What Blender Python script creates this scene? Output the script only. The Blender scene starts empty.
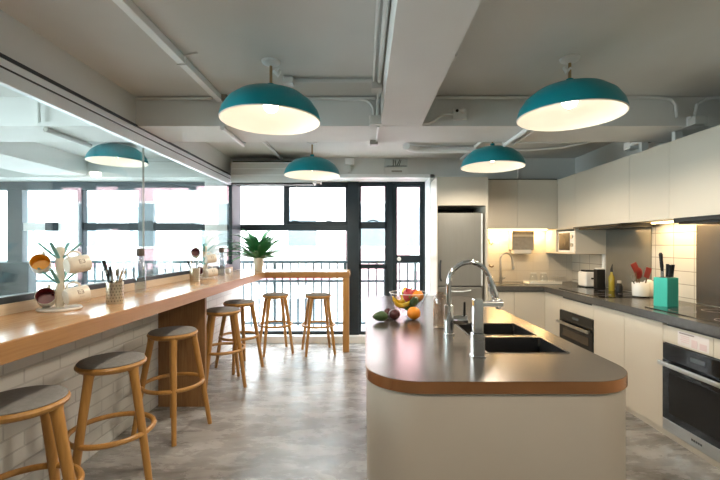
import bpy, bmesh, math, random
from mathutils import Vector, Matrix
random.seed(4)
PI = math.pi
C = bpy.context.scene.collection
F = 400.0; CX = 365.0; CY = 245.0; H = 1.4

def at(px, py, Y):
    return Vector(((px-CX)/F*Y, Y, H-(py-CY)/F*Y))
def on_z(px, py, z):
    Y = (H-z)*F/(py-CY)
    return Vector(((px-CX)/F*Y, Y, z))

# ------------------------------------------------------------------ materials
MATS = {}
def mat(name, col, rough=0.5, metal=0.0, noise=0.0, nscale=8.0, bump=0.0, bscale=40.0, spec=0.5, coat=0.0, stretch=None, rvar=0.0):
    m = bpy.data.materials.new(name); m.use_nodes = True
    nt = m.node_tree; N = nt.nodes; L = nt.links
    b = N['Principled BSDF']
    b.inputs['Base Color'].default_value = (*col, 1)
    b.inputs['Roughness'].default_value = rough
    b.inputs['Metallic'].default_value = metal
    b.inputs['Specular IOR Level'].default_value = spec
    b.inputs['Coat Weight'].default_value = coat
    tc = N.new('ShaderNodeTexCoord'); mp = N.new('ShaderNodeMapping')
    L.new(tc.outputs['Object'], mp.inputs['Vector'])
    if stretch: mp.inputs['Scale'].default_value = stretch
    if noise or rvar:
        n = N.new('ShaderNodeTexNoise'); n.inputs['Scale'].default_value = nscale; n.inputs['Detail'].default_value = 6
        L.new(mp.outputs[0], n.inputs['Vector'])
        if noise:
            r = N.new('ShaderNodeValToRGB')
            r.color_ramp.elements[0].position = 0.3; r.color_ramp.elements[1].position = 0.7
            r.color_ramp.elements[0].color = (*[max(0, c*(1-noise)) for c in col], 1)
            r.color_ramp.elements[1].color = (*[min(1, c*(1+noise)) for c in col], 1)
            L.new(n.outputs['Fac'], r.inputs['Fac']); L.new(r.outputs['Color'], b.inputs['Base Color'])
        if rvar:
            mr = N.new('ShaderNodeMapRange'); mr.inputs['To Min'].default_value = max(.02, rough-rvar); mr.inputs['To Max'].default_value = rough+rvar
            L.new(n.outputs['Fac'], mr.inputs['Value']); L.new(mr.outputs[0], b.inputs['Roughness'])
    if bump:
        n2 = N.new('ShaderNodeTexNoise'); n2.inputs['Scale'].default_value = bscale; n2.inputs['Detail'].default_value = 4
        L.new(mp.outputs[0], n2.inputs['Vector'])
        bp = N.new('ShaderNodeBump'); bp.inputs['Strength'].default_value = bump; bp.inputs['Distance'].default_value = 0.01
        L.new(n2.outputs['Fac'], bp.inputs['Height']); L.new(bp.outputs[0], b.inputs['Normal'])
    return m

def wood(name, c1, c2, rough=0.35, axis='Y', scale=6.0):
    m = bpy.data.materials.new(name); m.use_nodes = True
    nt = m.node_tree; N = nt.nodes; L = nt.links; b = N['Principled BSDF']
    tc = N.new('ShaderNodeTexCoord'); mp = N.new('ShaderNodeMapping')
    s = {'Y': (12, .7, 12), 'Z': (12, 12, .8), 'X': (.7, 12, 12)}[axis]
    mp.inputs['Scale'].default_value = s
    L.new(tc.outputs['Object'], mp.inputs['Vector'])
    n = N.new('ShaderNodeTexNoise'); n.inputs['Scale'].default_value = scale; n.inputs['Detail'].default_value = 8; n.inputs['Distortion'].default_value = .6
    L.new(mp.outputs[0], n.inputs['Vector'])
    r = N.new('ShaderNodeValToRGB'); r.color_ramp.elements[0].position = .3; r.color_ramp.elements[1].position = .7
    r.color_ramp.elements[0].color = (*c1, 1); r.color_ramp.elements[1].color = (*c2, 1)
    L.new(n.outputs['Fac'], r.inputs['Fac']); L.new(r.outputs[0], b.inputs['Base Color'])
    b.inputs['Roughness'].default_value = rough
    bp = N.new('ShaderNodeBump'); bp.inputs['Strength'].default_value = .06; bp.inputs['Distance'].default_value = .004
    L.new(n.outputs['Fac'], bp.inputs['Height']); L.new(bp.outputs[0], b.inputs['Normal'])
    return m

def brick(name, c1, c2, mortar, w, h, msize, plane, rough=.5, bump=.5, offset=.5, noise=True, dist=.006):
    m = bpy.data.materials.new(name); m.use_nodes = True
    nt = m.node_tree; N = nt.nodes; L = nt.links; b = N['Principled BSDF']
    tc = N.new('ShaderNodeTexCoord'); sp = N.new('ShaderNodeSeparateXYZ'); cb = N.new('ShaderNodeCombineXYZ')
    L.new(tc.outputs['Object'], sp.inputs[0])
    a = {'YZ': ('Y', 'Z'), 'XZ': ('X', 'Z'), 'XY': ('X', 'Y')}[plane]
    L.new(sp.outputs[a[0]], cb.inputs['X']); L.new(sp.outputs[a[1]], cb.inputs['Y'])
    t = N.new('ShaderNodeTexBrick'); t.offset = offset
    t.inputs['Scale'].default_value = 1; t.inputs['Brick Width'].default_value = w; t.inputs['Row Height'].default_value = h
    t.inputs['Mortar Size'].default_value = msize; t.inputs['Mortar Smooth'].default_value = .3
    t.inputs['Color1'].default_value = (*c1, 1); t.inputs['Color2'].default_value = (*c2, 1); t.inputs['Mortar'].default_value = (*mortar, 1)
    L.new(cb.outputs[0], t.inputs['Vector'])
    L.new(t.outputs['Color'], b.inputs['Base Color'])
    inv = N.new('ShaderNodeMath'); inv.operation = 'SUBTRACT'; inv.inputs[0].default_value = 1
    L.new(t.outputs['Fac'], inv.inputs[1])
    src = inv.outputs[0]
    if noise:
        n = N.new('ShaderNodeTexNoise'); n.inputs['Scale'].default_value = 30
        L.new(tc.outputs['Object'], n.inputs['Vector'])
        ad = N.new('ShaderNodeMath'); ad.operation = 'MULTIPLY_ADD'; ad.inputs[1].default_value = .35
        L.new(n.outputs['Fac'], ad.inputs[0]); L.new(inv.outputs[0], ad.inputs[2]); src = ad.outputs[0]
    bp = N.new('ShaderNodeBump'); bp.inputs['Strength'].default_value = bump; bp.inputs['Distance'].default_value = dist
    L.new(src, bp.inputs['Height']); L.new(bp.outputs[0], b.inputs['Normal'])
    b.inputs['Roughness'].default_value = rough
    return m

def glass(name, tint=(1, 1, 1), ior=1.5, rough=0.0, boost=1.0):
    m = bpy.data.materials.new(name); m.use_nodes = True
    nt = m.node_tree; N = nt.nodes; L = nt.links
    N.remove(N['Principled BSDF']); out = N['Material Output']
    tr = N.new('ShaderNodeBsdfTransparent'); tr.inputs[0].default_value = (*tint, 1)
    gl = N.new('ShaderNodeBsdfGlossy'); gl.inputs['Roughness'].default_value = rough
    g = N.new('ShaderNodeNewGeometry'); mr = N.new('ShaderNodeMapRange')
    mr.inputs['To Min'].default_value = ior; mr.inputs['To Max'].default_value = 1/ior
    L.new(g.outputs['Backfacing'], mr.inputs['Value'])
    fr = N.new('ShaderNodeFresnel'); L.new(mr.outputs[0], fr.inputs['IOR'])
    mu = N.new('ShaderNodeMath'); mu.operation = 'MULTIPLY'; mu.inputs[1].default_value = boost; mu.use_clamp = True
    L.new(fr.outputs[0], mu.inputs[0])
    mx = N.new('ShaderNodeMixShader'); L.new(mu.outputs[0], mx.inputs[0]); L.new(tr.outputs[0], mx.inputs[1]); L.new(gl.outputs[0], mx.inputs[2])
    L.new(mx.outputs[0], out.inputs['Surface'])
    return m

def emit(name, col, s):
    m = bpy.data.materials.new(name); m.use_nodes = True
    b = m.node_tree.nodes['Principled BSDF']
    b.inputs['Base Color'].default_value = (*col, 1); b.inputs['Emission Color'].default_value = (*col, 1); b.inputs['Emission Strength'].default_value = s
    return m

def concrete():
    m = bpy.data.materials.new('polished_concrete'); m.use_nodes = True
    nt = m.node_tree; N = nt.nodes; L = nt.links; b = N['Principled BSDF']
    tc = N.new('ShaderNodeTexCoord')
    n1 = N.new('ShaderNodeTexNoise'); n1.inputs['Scale'].default_value = 1.1; n1.inputs['Detail'].default_value = 9; n1.inputs['Roughness'].default_value = .68; n1.inputs['Distortion'].default_value = .8
    n2 = N.new('ShaderNodeTexNoise'); n2.inputs['Scale'].default_value = 4; n2.inputs['Detail'].default_value = 10; n2.inputs['Roughness'].default_value = .72; n2.inputs['Distortion'].default_value = .35
    mpf = N.new('ShaderNodeMapping'); mpf.inputs['Scale'].default_value = (.75, 1.7, 1); L.new(tc.outputs['Object'], mpf.inputs['Vector'])
    for n in (n1, n2): L.new(mpf.outputs[0], n.inputs['Vector'])
    r1 = N.new('ShaderNodeValToRGB'); e = r1.color_ramp.elements
    e[0].position = .33; e[0].color = (.17, .155, .14, 1); e[1].position = .66; e[1].color = (.52, .525, .525, 1)
    k = e.new(.5); k.color = (.34, .335, .325, 1)
    L.new(n1.outputs['Fac'], r1.inputs['Fac'])
    r2 = N.new('ShaderNodeValToRGB'); e = r2.color_ramp.elements
    e[0].position = .33; e[0].color = (.30, .29, .28, 1); e[1].position = .60; e[1].color = (1, 1, 1, 1)
    L.new(n2.outputs['Fac'], r2.inputs['Fac'])
    mx = N.new('ShaderNodeMix'); mx.data_type = 'RGBA'; mx.blend_type = 'MULTIPLY'; mx.inputs['Factor'].default_value = .65
    L.new(r1.outputs[0], mx.inputs['A']); L.new(r2.outputs[0], mx.inputs['B'])
    L.new(mx.outputs['Result'], b.inputs['Base Color'])
    mr = N.new('ShaderNodeMapRange'); mr.inputs['To Min'].default_value = .12; mr.inputs['To Max'].default_value = .42
    L.new(n2.outputs['Fac'], mr.inputs['Value']); L.new(mr.outputs[0], b.inputs['Roughness'])
    bp = N.new('ShaderNodeBump'); bp.inputs['Strength'].default_value = .12; bp.inputs['Distance'].default_value = .004
    L.new(n2.outputs['Fac'], bp.inputs['Height']); L.new(bp.outputs[0], b.inputs['Normal'])
    return m

M = dict(
    ceil=mat('painted_ceiling', (.68, .68, .655), .7, noise=.06, nscale=1.2, bump=.15, bscale=6),
    beam=mat('painted_beam', (.74, .74, .72), .65, noise=.04, nscale=2, bump=.1, bscale=6),
    wallp=mat('painted_plaster', (.66, .67, .645), .65, noise=.03, nscale=2, bump=.08, bscale=9),
    white=mat('white_paint', (.82, .83, .82), .4, noise=.02),
    trim=mat('white_trim', (.85, .87, .87), .35, noise=.02),
    floor=concrete(),
    brick=brick('painted_brick', (.70, .70, .66), (.64, .645, .61), (.54, .54, .51), .25, .083, .006, 'YZ', .6, .55, dist=.005),
    tileR=brick('wall_tile_side', (.62, .58, .50), (.60, .56, .48), (.30, .27, .22), .23, .1165, .004, 'YZ', .25, .6, 0, False, .002),
    tileB=brick('wall_tile_back', (.62, .58, .50), (.60, .56, .48), (.52, .48, .41), .23, .1165, .003, 'XZ', .25, .6, 0, False, .002),
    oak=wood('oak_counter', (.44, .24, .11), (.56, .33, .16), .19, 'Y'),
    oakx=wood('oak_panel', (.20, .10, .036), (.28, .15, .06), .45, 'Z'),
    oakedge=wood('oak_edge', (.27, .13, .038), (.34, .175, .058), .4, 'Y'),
    pale=wood('pale_wood_strip', (.55, .43, .30), (.63, .52, .38), .45, 'Y'),
    stool=wood('stool_oak', (.37, .18, .045), (.47, .245, .065), .36, 'Z'),
    cush=mat('grey_fabric', (.19, .19, .185), .8, noise=.1, nscale=60, bump=.2, bscale=300),
    black=mat('black_metal', (.022, .028, .034), .4, noise=.1),
    frame=mat('black_window_frame', (.022, .032, .040), .45, noise=.1, spec=.25),
    alu=mat('silver_channel', (.84, .88, .90), .38, .35, noise=.03),
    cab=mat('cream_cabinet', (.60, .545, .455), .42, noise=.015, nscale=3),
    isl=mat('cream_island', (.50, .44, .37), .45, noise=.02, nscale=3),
    plinth=mat('cream_plinth', (.66, .61, .52), .5, noise=.02),
    wtop=mat('dark_worktop', (.075, .071, .066), .22, noise=.12, nscale=40),
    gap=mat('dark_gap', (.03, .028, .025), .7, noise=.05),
    steeltop=mat('brushed_steel_top', (.185, .155, .13), .22, .75, noise=.03, nscale=1.5),
    copper=mat('copper_edge', (.50, .235, .105), .25, .85, noise=.06, nscale=12),
    steel=mat('brushed_steel', (.50, .49, .46), .3, 1.0, noise=.04, nscale=4, stretch=(1, 1, 18)),
    fridge=mat('fridge_steel', (.27, .265, .245), .48, .6, noise=.03, nscale=3, stretch=(12, 12, 1)),
    chrome=mat('chrome', (.72, .73, .74), .08, 1.0, noise=.02),
    blackgl=mat('black_glass', (.008, .009, .010), .06, noise=.05, spec=.35),
    blacksink=mat('black_sink', (.02, .02, .021), .28, noise=.1, spec=.6),
    splash=mat('grey_glass_splashback', (.17, .155, .125), .12, noise=.03, spec=.6),
    splash2=mat('steel_splashback', (.17, .155, .135), .24, .8, noise=.03),
    teal=mat('teal_enamel', (.0, .235, .285), .33, noise=.04, nscale=3),
    lampw=mat('lamp_white', (.74, .71, .66), .5, noise=.01),
    brass=mat('brass_rod', (.42, .30, .16), .35, .9, noise=.05),
    tealk=mat('mint_block', (.05, .50, .40), .4, noise=.04),
    blackp=mat('black_plastic', (.012, .012, .012), .4, noise=.1, spec=.22),
    whitec=mat('white_ceramic', (.80, .79, .76), .22, noise=.02),
    red=mat('red_silicone', (.15, .008, .005), .4, noise=.08),
    oil=mat('olive_oil', (.30, .24, .03), .12, noise=.05),
    mugw=mat('speckled_mug', (.72, .66, .57), .3, noise=.06, nscale=30),
    mugy=mat('mustard_glaze', (.90, .50, .012), .4, noise=.06),
    mugr=mat('maroon_glaze', (.22, .022, .03), .40, noise=.06),
    mugtxt=mat('mug_lettering', (.22, .16, .12), .5, noise=.05),
    peg=mat('pale_teal_peg', (.20, .44, .45), .5, noise=.06),
    treew=mat('cream_stand', (.70, .63, .52), .5, noise=.05),
    holder=mat('perforated_steel', (.58, .50, .38), .3, 1.0, noise=.03),
    hole=mat('dark_hole', (.03, .025, .02), .8, noise=.05),
    cutl=mat('cutlery_steel', (.55, .55, .54), .2, 1.0, noise=.03),
    chop=mat('chopstick_wood', (.40, .26, .14), .5, noise=.1),
    cork=mat('dark_cork', (.09, .07, .055), .7, noise=.2, nscale=60),
    leaf=mat('fern_leaf', (.06, .27, .10), .4, noise=.35, nscale=9),
    leaf2=mat('fern_stem', (.10, .22, .06), .5, noise=.2),
    pot=mat('beige_pot', (.62, .56, .44), .5, noise=.04),
    soil=mat('potting_soil', (.05, .035, .02), .9, noise=.3, nscale=60),
    orange=mat('orange_peel', (.85, .27, .01), .38, noise=.06, nscale=20, bump=.25, bscale=260),
    banana=mat('banana_skin', (.82, .52, .03), .42, noise=.07, nscale=14),
    avo=mat('avocado_skin', (.035, .075, .018), .45, noise=.3, nscale=40, bump=.5, bscale=180),
    plum=mat('dark_plum_skin', (.055, .010, .012), .25, noise=.3, nscale=14),
    drag=mat('pink_fruit_skin', (.50, .045, .06), .4, noise=.2, nscale=14),
    green=mat('green_scale', (.16, .26, .05), .5, noise=.15),
    stem=mat('brown_stem', (.12, .07, .03), .7, noise=.2),
    led=emit('warm_led', (1, .72, .36), 9),
    bulb=emit('warm_bulb', (1, .88, .70), 26),
    paper=mat('paper_towel', (.80, .78, .72), .8, noise=.02),
    disp=mat('grey_dispenser', (.33, .31, .27), .35, noise=.1, nscale=30),
    clear=glass('clear_glass', (.97, .98, .98)),
    bowlg=glass('bowl_glass', (.93, .95, .96), 1.5, 0, 1.5),
    water=mat('bottle_base', (.65, .68, .68), .1, noise=.02),
    part=glass('partition_glass', (.90, .965, .97), 1.52, 0, 1.1),
    facadeA=mat('pale_facade', (.55, .55, .545), .8, noise=.03, nscale=1),
    facadeB=mat('pink_facade', (.42, .24, .26), .8, noise=.05, nscale=1),
    facw=mat('facade_window', (.06, .085, .10), .2, noise=.1),
    redm=mat('red_awning', (.25, .06, .08), .7, noise=.1),
    rail=mat('balcony_rail', (.05, .085, .10), .5, noise=.1),
    outfl=mat('balcony_concrete', (.78, .79, .79), .8, noise=.05),
    bluep=mat('blue_grey_panel', (.075, .10, .115), .5, noise=.08, nscale=3),
    bluelow=mat('dark_blue_grey', (.045, .062, .072), .5, noise=.2, nscale=3),
    bottleg=glass('bottle_glass', (.84, .88, .90), 1.5, 0, 2.4),
    carafeg=glass('carafe_glass', (.90, .84, .78), 1.5, 0, 2.2),
    sign=mat('pale_sign_plate', (.50, .56, .55), .4, noise=.05),
    signd=mat('sign_marking', (.10, .13, .12), .5, noise=.05),
    greenp=mat('green_print', (.25, .38, .08), .5, noise=.35, nscale=25),
    redp=mat('red_print', (.55, .14, .09), .5, noise=.1),
    label=mat('printed_label', (.70, .65, .64), .5, noise=.02),
    grey=mat('grey_print', (.30, .25, .25), .5, noise=.05),
    pinkp=mat('pink_print', (.66, .52, .52), .5, noise=.03),
    micro=mat('microwave_window', (.06, .042, .028), .2, noise=.1),
    screen=mat('grey_display', (.07, .085, .095), .1, noise=.05),
    tray=mat('cream_tray', (.72, .68, .58), .4, noise=.03),
)

# ------------------------------------------------------------------ mesh helpers
def BM(): return bmesh.new()
def box(bm, x0, x1, y0, y1, z0, z1, bev=0.0, seg=2, rot=None):
    lay = bm.faces.layers.int.get('flat') or bm.faces.layers.int.new('flat')
    cx, cy, cz = (x0+x1)/2, (y0+y1)/2, (z0+z1)/2
    r = bmesh.ops.create_cube(bm, size=1.0)
    vs = r['verts']
    bmesh.ops.scale(bm, vec=(abs(x1-x0), abs(y1-y0), abs(z1-z0)), verts=vs)
    if bev:
        es = list({e for v in vs for e in v.link_edges})
        rr = bmesh.ops.bevel(bm, geom=es, offset=bev, segments=seg, affect='EDGES', profile=.5)
        vs = list({v for f in rr['faces'] for v in f.verts} | {v for v in vs if v.is_valid})
    if rot is not None: bmesh.ops.transform(bm, matrix=rot, verts=vs)
    bmesh.ops.translate(bm, vec=(cx, cy, cz), verts=vs)
    for v in vs:
        for f in v.link_faces: f[lay] = 1
    return bm
def frame_from(d):
    d = d.normalized(); u = Vector((0, 0, 1)) if abs(d.z) < .95 else Vector((1, 0, 0))
    a = d.cross(u).normalized(); b = a.cross(d).normalized(); return a, b
def tube(bm, pts, r, seg=10, closed=False, cap=True, flat=1.0):
    pts = [Vector(p) for p in pts]; n = len(pts)
    rs = r if isinstance(r, (list, tuple)) else [r]*n
    rings = []; pa = None
    for i, p in enumerate(pts):
        if closed: d = pts[(i+1) % n]-pts[i-1]
        else: d = pts[min(i+1, n-1)]-pts[max(i-1, 0)]
        d.normalize()
        if pa is None: a, b = frame_from(d)
        else:
            a = (pa-d*pa.dot(d)).normalized(); b = d.cross(a).normalized()*-1
            b = a.cross(d).normalized()
        pa = a
        rings.append([bm.verts.new(p+(a*math.cos(2*PI*k/seg)+b*math.sin(2*PI*k/seg)*flat)*rs[i]) for k in range(seg)])
    m = n if closed else n-1
    for i in range(m):
        A = rings[i]; B = rings[(i+1) % n]
        for k in range(seg):
            bm.faces.new((A[k], A[(k+1) % seg], B[(k+1) % seg], B[k]))
    if not closed and cap:
        bm.faces.new(rings[0][::-1]); bm.faces.new(rings[-1])
    return bm
def lathe(bm, prof, c=(0, 0, 0), seg=32, mtx=None):
    c = Vector(c); rings = []; allv = []
    for r, z in prof:
        if r < 1e-5: v = bm.verts.new(c+Vector((0, 0, z))); rings.append([v]); allv.append(v)
        else:
            ring = [bm.verts.new(c+Vector((r*math.cos(2*PI*k/seg), r*math.sin(2*PI*k/seg), z))) for k in range(seg)]
            rings.append(ring); allv += ring
    for A, B in zip(rings, rings[1:]):
        for k in range(seg):
            if len(A) == 1 and len(B) == 1: continue
            if len(A) == 1: bm.faces.new((A[0], B[(k+1) % seg], B[k]))
            elif len(B) == 1: bm.faces.new((A[k], A[(k+1) % seg], B[0]))
            else: bm.faces.new((A[k], A[(k+1) % seg], B[(k+1) % seg], B[k]))
    if mtx is not None: bmesh.ops.transform(bm, matrix=mtx, verts=allv)
    return bm
def prism(bm, pts, z0, z1, top=True, bottom=True):
    a = [bm.verts.new((x, y, z0)) for x, y in pts]; b = [bm.verts.new((x, y, z1)) for x, y in pts]
    n = len(pts)
    for i in range(n): bm.faces.new((a[i], a[(i+1) % n], b[(i+1) % n], b[i]))
    if bottom: bm.faces.new(a[::-1])
    if top: bm.faces.new(b)
    return bm
def ball(bm, c, r, seg=20, rot=None):
    q = bmesh.ops.create_uvsphere(bm, u_segments=seg, v_segments=seg*2//3, radius=1)
    r = r if isinstance(r, (tuple, list)) else (r, r, r)
    mt = Matrix.Translation(Vector(c)) @ (rot.to_4x4() if rot is not None else Matrix.Identity(4)) @ Matrix.Diagonal((*r, 1))
    bmesh.ops.transform(bm, matrix=mt, verts=q['verts']); return bm
def rrect(x0, x1, y0, y1, r, n=8):
    out = []
    for cx, cy, a0 in ((x1-r, y1-r, 0), (x0+r, y1-r, 90), (x0+r, y0+r, 180), (x1-r, y0+r, 270)):
        for k in range(n+1):
            a = math.radians(a0+90*k/n); out.append((cx+r*math.cos(a), cy+r*math.sin(a)))
    return out
def arc(c, r, a0, a1, n, plane='XZ'):
    out = []
    for k in range(n+1):
        a = math.radians(a0+(a1-a0)*k/n); u, v = r*math.cos(a), r*math.sin(a)
        out.append(Vector(c)+{'XZ': Vector((u, 0, v)), 'XY': Vector((u, v, 0)), 'YZ': Vector((0, u, v))}[plane])
    return out

# ------------------------------------------------------------------ object helpers
def wloc(o):
    v = Vector((0, 0, 0))
    while o: v += o.location; o = o.parent
    return v
def finish(bm, sharp=.6):
    bmesh.ops.recalc_face_normals(bm, faces=bm.faces)
    lay = bm.faces.layers.int.get('flat')
    for f in bm.faces: f.smooth = not (lay and f[lay])
    for e in bm.edges:
        if len(e.link_faces) == 2 and e.calc_face_angle(0) > sharp: e.smooth = False
def obj(name, bm, m, parent=None, local=False, label=None):
    """one mesh object; world coordinates unless local"""
    finish(bm)
    me = bpy.data.meshes.new(name)
    if parent is not None:
        if not local: bmesh.ops.translate(bm, vec=-wloc(parent), verts=bm.verts)
        loc = Vector((0, 0, 0))
    else:
        xs = [v.co for v in bm.verts]
        loc = Vector(((min(v.x for v in xs)+max(v.x for v in xs))/2, (min(v.y for v in xs)+max(v.y for v in xs))/2, min(v.z for v in xs)))
        bmesh.ops.translate(bm, vec=-loc, verts=bm.verts)
    bm.to_mesh(me); bm.free(); me.materials.append(m)
    o = bpy.data.objects.new(name, me); C.objects.link(o); o.location = loc
    if parent is not None: o.parent = parent
    if label: o['label'] = label
    return o
def thing(name, label, cat, loc=(0, 0, 0), rz=0, group=None):
    o = bpy.data.objects.new(name, None); C.objects.link(o); o.empty_display_size = .05
    o.location = loc; o.rotation_euler = (0, 0, rz); o['label'] = label; o['category'] = cat
    if group: o['group'] = group
    return o
def tag(o, label, cat, group=None):
    o['label'] = label; o['category'] = cat
    if group: o['group'] = group
    return o
def struct(name, bm=None, m=None, loc=(0, 0, 0)):
    if bm is None:
        o = bpy.data.objects.new(name, None); C.objects.link(o); o.location = loc
    else:  # keep world coordinates so the textures line up
        finish(bm); me = bpy.data.meshes.new(name); bm.to_mesh(me); bm.free(); me.materials.append(m)
        o = bpy.data.objects.new(name, me); C.objects.link(o)
    o['kind'] = 'structure'; return o
def copy_tree(o, parent=None):
    c = o.copy(); C.objects.link(c)
    if parent is not None: c.parent = parent
    for ch in list(o.children): copy_tree(ch, c)
    return c
def dup(o, loc, rz, label, group=None):
    c = copy_tree(o); c.location = loc; c.rotation_euler = (0, 0, rz); c['label'] = label
    if group: c['group'] = group
    return c
def text_mesh(body, size, mtx, depth=.001):
    cu = bpy.data.curves.new('t', 'FONT'); cu.body = body; cu.size = size; cu.extrude = depth; cu.align_x = 'CENTER'; cu.align_y = 'CENTER'; cu.resolution_u = 2
    o = bpy.data.objects.new('t', cu); C.objects.link(o)
    bpy.context.view_layer.update()
    me = bpy.data.meshes.new_from_object(o.evaluated_get(bpy.context.evaluated_depsgraph_get()))
    bm = BM(); bm.from_mesh(me); bmesh.ops.transform(bm, matrix=mtx, verts=bm.verts)
    bpy.data.objects.remove(o); bpy.data.curves.remove(cu); bpy.data.meshes.remove(me)
    return bm
def bx(x0, x1, y0, y1, z0, z1, bev=0): return box(BM(), x0, x1, y0, y1, z0, z1, bev)

# ------------------------------------------------------------------ room shell
CE = 2.57; YB = 5.40; YW = 5.85; XR = 2.84; XL = -1.81; YR = -3.2; XLL = -6.0
BA0, BA1, BZ = 3.16, 3.65, 2.34
struct('floor', bx(XLL, XR+.1, YR, 5.70, -.1, 0), M['floor'])
struct('trim_1', bx(XLL, .90, 5.70, 6.0, -.1, .10, .004), M['trim'])
struct('ceiling', bx(XLL-.1, XR+.1, YR, 6.0, CE, CE+.1), M['ceil'])
struct('ceiling_beam', bx(XLL, XR, BA0, BA1, BZ, CE+.02), M['beam'])
struct('ceiling_beam', bx(.125, .447, YR, BA0+.01, BZ+.001, CE+.02), M['beam'])
struct('ceiling_beam', bx(-4.45, -3.75, YR, YB, BZ-.001, CE+.02), M['beam'])
struct('ceiling_beam', bx(XLL, .875, YB, 6.0, 2.315, CE+.02), M['wallp'])
struct('wall_back', bx(.875, XR+.1, 5.48, 6.0, 0, CE+.02), M['tileB'])
struct('wall_back', bx(.875, XR, YB, 5.485, 2.24, CE+.02), M['wallp'])
struct('wall_right', bx(XR, XR+.1, YR, 6.0, 0, CE+.02), M['tileR'])
struct('wall_right', bx(XR-.004, XR+.0, YR, 5.48, 2.24, CE+.01), M['wallp'])
struct('wall_left', bx(-1.90, XL, YR, 5.9, 0, 1.055), M['brick'])
struct('wall_left', bx(-1.90, XL, YR, YB, 2.347, CE+.01), M['wallp'])
struct('wall_side_room', bx(XLL-.1, XLL, YR, 6, 0, .8), M['wallp'])
struct('wall_side_room', bx(XLL-.1, XLL, YR, 6, 2.4, CE), M['wallp'])
struct('wall_side_room', bx(XLL-.1, XLL, YR, -1, .8, 2.4), M['wallp'])
struct('wall_side_room', bx(XLL-.1, XLL, 2.6, 6, .8, 2.4), M['wallp'])  # opening between these pieces is added, unseen, to brighten the side room
struct('wall_rear', bx(XLL, XR, YR-.15, YR, 0, CE+.02), M['wallp'])
# window trim around the recess
struct('trim_2', bx(.875, .935, YB-.03, 5.481, .0, 2.35, .003), M['trim'])
struct('trim_3', bx(XL, .935, YB-.03, YB+.03, 2.305, 2.35, .003), M['trim'])
struct('trim_4', bx(.868, .884, YB-.02, 5.9, .0, 2.31), M['trim'])

def X(px, Y=YW): return (px-CX)/F*Y
def Z(py, Y=YW): return H-(py-CY)/F*Y
def frame_box(name, parent, px0, px1, py0, py1, d=.035, m='frame', Y=YW, bev=.004):
    return obj(name, bx(X(px0, Y), X(px1, Y), Y-d, Y+d, Z(py1, Y), Z(py0, Y), bev), M[m], parent)
def pane(parent, px0, px1, py0, py1, Y=YW, m='clear'):
    return obj('pane', bx(X(px0, Y), X(px1, Y), Y-.004, Y+.004, Z(py1, Y), Z(py0, Y)), M[m], parent)
FB = 334.0; FT = 182.0
# window_1: wide picture window left of the thick post
w1 = struct('window_1', loc=(-1.0, YW, .1))
frame_box('top_rail', w1, 237, 347.5, FT-1, 186); frame_box('transom', w1, 237, 347.5, 224.6, 230.8, .045)
frame_box('mullion', w1, 284, 288.3, 186, 224.6); frame_box('left_jamb', w1, 236, 240, 186, FB)
frame_box('bottom_rail', w1, 237, 347.5, 331, 337)
sash = BM()
for a in ((288.3, 347.5, 185.8, 188), (288.3, 347.5, 221.5, 224.6), (288.3, 290, 186, 224), (345.6, 347.5, 186, 224)):
    box(sash, X(a[0]), X(a[1]), YW-.055, YW-.02, Z(a[3]), Z(a[2]))
obj('opening_sash', sash, M['frame'], w1)
for px in (297, 331):
    obj('window_stay', tube(BM(), [at(px-5, 220.6, 5.78), at(px, 221.3, 5.78), at(px+6, 222.6, 5.78)], .008, 6), M['black'], w1)
pane(w1, 240, 284, 186, 225); pane(w1, 288, 347.5, 186, 225); pane(w1, 240, 347.5, 230, 332)
# window_2: narrow window with three lights
w2 = struct('window_2', loc=(-.05, YW, .1))
frame_box('thick_post', w2, 347.5, 359, FT-1, 337, .07); frame_box('top_rail', w2, 359, 387, FT-1, 186.6)
for py0, py1 in ((222, 228.8), (264, 268.8), (331, 337)): frame_box('cross_rail', w2, 359, 387, py0, py1)
frame_box('side_stile', w2, 359, 361.2, 186, 332); frame_box('side_stile', w2, 384.8, 387, 186, 332)
for py in (221.5, 263.5):
    obj('window_stay', tube(BM(), [at(368, py, 5.78), at(373, py-1.3, 5.77), at(378, py, 5.78)], .010, 6), M['black'], w2)
pane(w2, 361, 385, 186, 222); pane(w2, 361, 385, 229, 264); pane(w2, 361, 385, 268.5, 331)
# door_1
d1 = struct('door_1', loc=(.6, YW, .1))
frame_box('door_jamb', d1, 386.8, 392.4, FT-1, 337, .06); frame_box('door_jamb', d1, 422.7, 426, FT-1, 337, .06)
frame_box('door_head', d1, 391.5, 423.3, FT-1, 184, .06)
lf = BM()
for a in ((392, 397, 184, 336), (419.5, 423, 184, 336), (397, 419.5, 184, 187.3), (397, 419.5, 255, 262.2), (397, 419.5, 329, 336)):
    box(lf, X(a[0]), X(a[1]), YW-.03, YW+.03, Z(a[3]), Z(a[2]))
obj('door_leaf', lf, M['frame'], d1)
pane(d1, 397, 420, 187, 255); pane(d1, 397, 420, 262, 329)
kb = lathe(BM(), [(0, -.035), (.024, -.035), (.030, -.02), (.030, 0), (.018, .01), (.018, .04)], (0, 0, 0), 20, Matrix.Translation(at(399, 259, YW-.05)) @ Matrix.Rotation(-PI/2, 4, 'X'))
obj('door_knob', kb, M['white'], d1, label='round white lock knob')
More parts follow.
